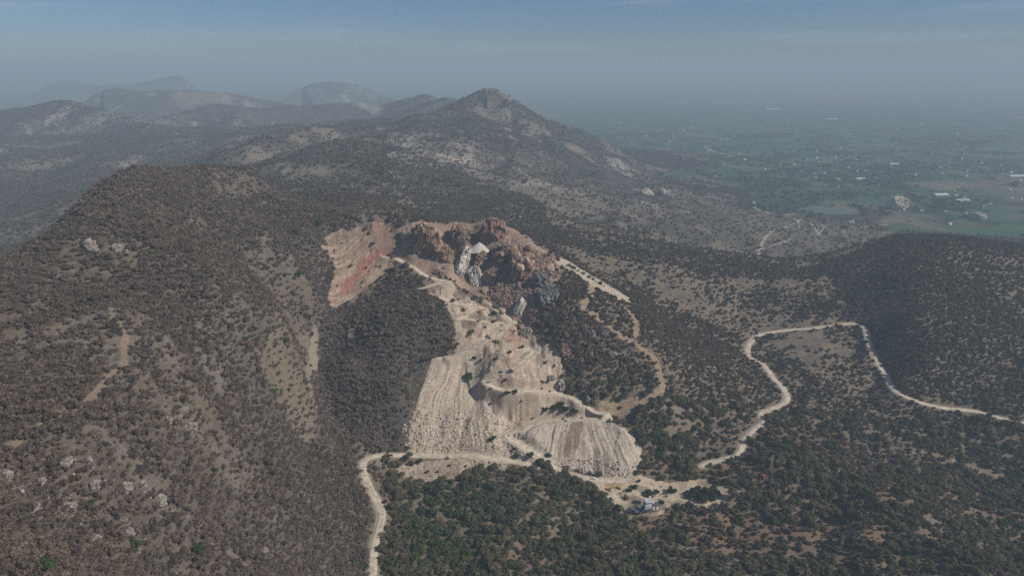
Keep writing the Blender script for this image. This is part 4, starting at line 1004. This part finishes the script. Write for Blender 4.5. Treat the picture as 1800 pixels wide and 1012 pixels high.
def excavator(px, rz, m, label, sc=1.0):
    e = root('excavator', px, label, 'excavator', None, rz, sc)
    for y in (-1.15, 1.15): solid('track', [box(4.2, .6, .9, 0, y, .45)], M_STEEL, e)
    solid('body', [box(3.6, 2.5, 1.1, -.4, 0, 1.6), box(1.2, 2.3, .9, -1.7, 0, 2.2)], m, e); cb = solid('cab', [box(1.5, 1.0, 1.6, .8, .7, 2.8, .9)], m, e)
    solid('window', [box(1.3, 1.04, .8, .85, .7, 3.0, .9)], M_GLASS, cb)
    solid('boom', [box(4.6, .45, .55, 2.9, -.3, 3.6, ry=-.75), box(.5, .45, .5, 4.5, -.3, 5.2)], m, e); solid('arm', [box(3.4, .35, .4, 5.5, -.3, 4.1, ry=.95)], m, e); solid('bucket', [box(1.1, 1.1, .9, 6.4, -.3, 2.4, .7)], M_STEEL, e)
excavator((1101, 876), 110, M_RUST, 'rusty red excavator standing on pale ground behind the crusher', 1.1)
excavator((1070, 861), -30, M_YEL, 'yellow machine parked under dark trees, left one of two', .9)
excavator((1088, 858), 150, M_YEL, 'yellow machine parked under dark trees, right one of two', .9)
def conveyor(px, rz, length, label, tilt=.32):
    e = root('conveyor', px, label, 'conveyor', 'crusher conveyors', rz)
    h = math.sin(tilt) * length; c = math.cos(tilt) * length
    solid('belt', [box(length, .95, .12, c / 2, 0, h / 2 + 1.36, ry=-tilt)], M_BELT, e)
    solid('frame', [box(length, .12, .5, c / 2, y, h / 2 + 1.1, ry=-tilt) for y in (-.62, .62)], M_STEEL, e)
    for f in (.12, .5, .88):
        solid('leg', [box(.16, .16, h * f + 1.0, c * f, y, (h * f + 1.0) / 2 - .2) for y in (-.6, .6)], M_STEEL, e)
    for f in (0, 1): solid('drum', [cyl(.35, 1.2, 'y', (c * f, 0, h * f + 1.2))], M_STEEL, e)
conveyor((1106, 893), -38, 15, 'dusty conveyor at the left end of the crusher'); conveyor((1117, 888), -42, 17, 'long dusty conveyor in the middle of the crusher, aimed at the blue roof'); conveyor((1103, 901), -35, 13, 'dark conveyor lowest on the left of the crusher'); conveyor((1140, 882), -60, 11, 'steep conveyor at the back right of the crusher')
def plant_tower():
    e = root('crusher', (1137, 899), 'pale grey stone crusher tower with hopper between the conveyors', 'crusher', None, 12, 1.25)
    for x in (-2.2, 2.2):
        for y in (-1.8, 1.8): solid('leg', [box(.35, .35, 6, x, y, 3)], M_STEEL, e)
    solid('housing', [box(5, 4.2, 3.2, 0, 0, 5.2)], M_GREY, e); solid('hopper', [box(3.2, 3.2, 2.2, .3, 0, 7.9, 1.5)], M_GREY, e); solid('platform', [box(7, 5.6, .2, 0, 0, 3.4)], M_STEEL, e)
    solid('railing', [box(7, .08, .08, 0, y, 4.5) for y in (-2.75, 2.75)] + [box(.08, .08, 1.1, x, y, 3.95) for x in (-3.4, -1.1, 1.1, 3.4) for y in (-2.75, 2.75)], M_GREY, e); solid('chute', [box(3.2, 1.2, .9, 3.6, 0, 3.6, ry=.6)], M_GREY, e)
    e = root('screen_house', (1150, 896), 'dark steel screening unit with white panels right of the crusher tower', 'machine', None, 15, 1.2)
    solid('frame', [box(.3, .3, 5, x, y, 2.5) for x in (-2.6, 0, 2.6) for y in (-2, 2)], M_STEEL, e); solid('screen', [box(6.4, 3.4, 1.3, 0, 0, 5.3, ry=.25)], M_STEEL, e); solid('panel', [box(1.6, .1, 2.2, x, -2.2, 3.0) for x in (-1.8, 1.2)], M_WHITE, e); solid('motor', [box(1.2, 1.0, 1.0, -2.2, 0, 6.6), cyl(.5, 1.3, 'x', (-1.1, 0, 6.6))], M_WHITE, e)
    e = root('shed', (1124, 899), 'low shed with a blue grey sheet roof beside the crusher', 'shed', None, 10)
    solid('wall', [box(8, 4.6, 2.6, 0, 0, 1.3)], M_GREY, e); solid('roof', [box(8.8, 2.9, .16, 0, y, 3.0, rx=a) for y, a in ((-1.35, .28), (1.35, -.28))], M_BLUE, e); solid('door', [box(1.6, .1, 2.0, -1.5, -2.34, 1.0)], M_STEEL, e)
    e = root('shed', (1127, 883), 'small open shed with a dull purple grey roof behind the conveyors', 'shed', None, -30)
    solid('roof', [box(6, 4.6, .16, 0, 0, 2.9, ry=.12)], flat_mat('weathered_sheet', (.24, .20, .20), .8, .8, .25), e)
    for x in (-2.6, 2.6):
        for y in (-2, 2): solid('post', [box(.2, .2, 2.9, x, y, 1.4)], M_STEEL, e)
    e = root('water_tank', (1142, 880), 'small white water tank on a stand behind the crusher', 'tank'); solid('tank', [cyl(.9, 1.7, 'z', (0, 0, 3.6))], M_WHITE, e); solid('stand', [box(.14, .14, 2.8, x, y, 1.4) for x in (-.7, .7) for y in (-.7, .7)] + [box(2, 2, .14, 0, 0, 2.75)], M_STEEL, e)
    e = root('hut', (1344, 840), 'tiny brown hut alone in the scrub below the eastern road', 'hut', None, 20); solid('wall', [box(5, 4, 2.6, 0, 0, 1.3)], flat_mat('mud_wall', (.33, .22, .16), .95, .8, .25), e); solid('roof', [box(5.6, 4.6, .3, 0, 0, 2.75, ry=.08)], M_RUST, e); solid('door', [box(.9, .1, 1.9, .4, -2.03, .95)], M_STEEL, e)
    e = root('power_pylon', (1355, 828), 'thin grey lattice pylon in the scrub below the eastern road', 'pylon', None, 15)
    hgt = 17; legs = []
    for sx in (-1, 1):
        for sy in (-1, 1): legs.append(box(.14, .14, hgt, sx * .75, sy * .75, hgt / 2, rx=sy * .07, ry=-sx * .07))
    solid('frame', legs + [box(2.3 - z * .12, .1, .1, 0, y, z, ry=.5 * (-1) ** int(z)) for z in range(2, 16, 2) for y in (-.8 + z * .03, .8 - z * .03)], M_GREY, e)
    solid('crossarm', [box(4.4, .16, .16, 0, 0, z) for z in (13.5, 15.8)], M_GREY, e)
plant_tower()

# white houses scattered over the plain
def house_mesh(seed):
    r = np.random.default_rng(seed); L_, W_, H_ = r.uniform(9, 16), r.uniform(7, 11), r.uniform(3.4, 6.5)
    bm = bmesh.new()
    def put(b):
        t = bpy.data.meshes.new('t'); b.to_mesh(t); b.free(); bm.from_mesh(t); bpy.data.meshes.remove(t)
    put(box(L_, W_, H_, 0, 0, H_ / 2)); put(box(L_ * .45, W_ * .6, 2.8, -L_ * .2, 0, H_ + 1.4))
    for y in (-W_ / 2 + .15, W_ / 2 - .15): put(box(L_ - .1, .25, .8, 0, y, H_ + .42))
    me = bpy.data.meshes.new('house'); bm.to_mesh(me); bm.free(); me.materials.append(M_WHITE if seed % 3 else flat_mat('plaster', (.55, .47, .40), .9, .4, .15)); return me
HOUSES = [house_mesh(900 + i) for i in range(6)]
n = 0
clus = [(1440,292,60,10,26),(1210,238,50,8,20),(1370,196,70,8,20),(1500,315,60,10,12),(1130,205,60,10,12),(1690,355,70,12,14),(1560,395,60,6,4),(1650,300,110,25,24),(1400,250,250,40,45),(1600,230,180,30,30),(1080,215,100,16,12)]
for cx_, cy_, sx_, sy_, k in clus:
    for _ in range(k):
        c, r = rng.normal(cx_, sx_), rng.normal(cy_, sy_)
        if not (970 < c < 1795 and 185 < r < 400): continue
        q = gp([(c, r)])[0]
        if q[1] < 1700 or abs(q[2] + 8) > 9: continue
        o = link('house', HOUSES[rng.integers(0, 6)], None, q); o.rotation_euler = (0, 0, rng.uniform(0, 3)); k_ = rng.uniform(.55, 1.0); o.scale = (k_, k_, k_)
        tag(o, 'tiny flat roofed pale house, one of many scattered over the hazy plain', 'house', 'pale houses scattered over the plain'); n += 1
for c, r, L_, W_, lb in [(1360,193,160,40,'long white roofed shed far out on the plain, farthest of the big sheds'),(1512,316,36,18,'white shed among green fields on the plain'),(1652,344,44,24,'white shed on the plain above the low pale digging'),(1785,311,60,22,'white shed at the right edge of the plain'),(1462,210,90,26,'pale shed far out on the plain right of the farthest one'),(1690,354,46,12,'long low white shed beside the low pale digging'),(1570,290,40,18,'white shed in the middle of the plain')]:
    e = root('farm_shed', (c, r), lb, 'shed', None, 8)
    solid('wall', [box(L_, W_, 5, 0, 0, 2.5)], M_GREY, e); solid('roof', [box(L_ + 1, W_ * .55, .3, 0, y, 6.2, rx=a) for y, a in ((-W_ * .255, .2), (W_ * .255, -.2))], M_WHITE, e)
# tree clumps between the fields
fd = np.where(pl & (col[..., 1] < .10) & ~lake, .55 * sstep(-.1, .3, fbm(Xg, Yg, 400, 3, 600)) + .05, 0.0)
P, s = scatter(fd, 1400, 4200, 17, 3.5, 7, .9)
cloud('field_trees', 'dark trees between the fields of the plain', 'trees', P, s, KINDS['green']['far'])
print('houses', n)

# ------------------------------------------------------------------ the air
def haze_box():
    m = bpy.data.materials.new('haze'); m.use_nodes = True; n = m.node_tree; n.nodes.clear()
    o = n.nodes.new('ShaderNodeOutputMaterial'); v = n.nodes.new('ShaderNodeVolumePrincipled'); n.links.new(v.outputs[0], o.inputs['Volume'])
    v.inputs['Color'].default_value = (.71, .89, 1.0, 1); v.inputs['Density'].default_value = .0002; v.inputs['Anisotropy'].default_value = .0
    x, y0, y1, z0, z1 = 60000, -3000, 52000, float(H.min()) - 1.0, max(HC + 95, float(H.max()) + 3)
    V = [(sx * x, y, z) for z in (z0, z1) for sx, y in ((-1, y0), (1, y0), (1, y1), (-1, y1))]
    Q = [(0, 3, 2, 1), (4, 5, 6, 7), (0, 1, 5, 4), (1, 2, 6, 5), (2, 3, 7, 6), (3, 0, 4, 7)]
    tag(link('haze', np_mesh('haze', V, Q, [m])), 'pale blue grey haze filling the air over hills and plain', 'haze', kind='stuff')
haze_box()
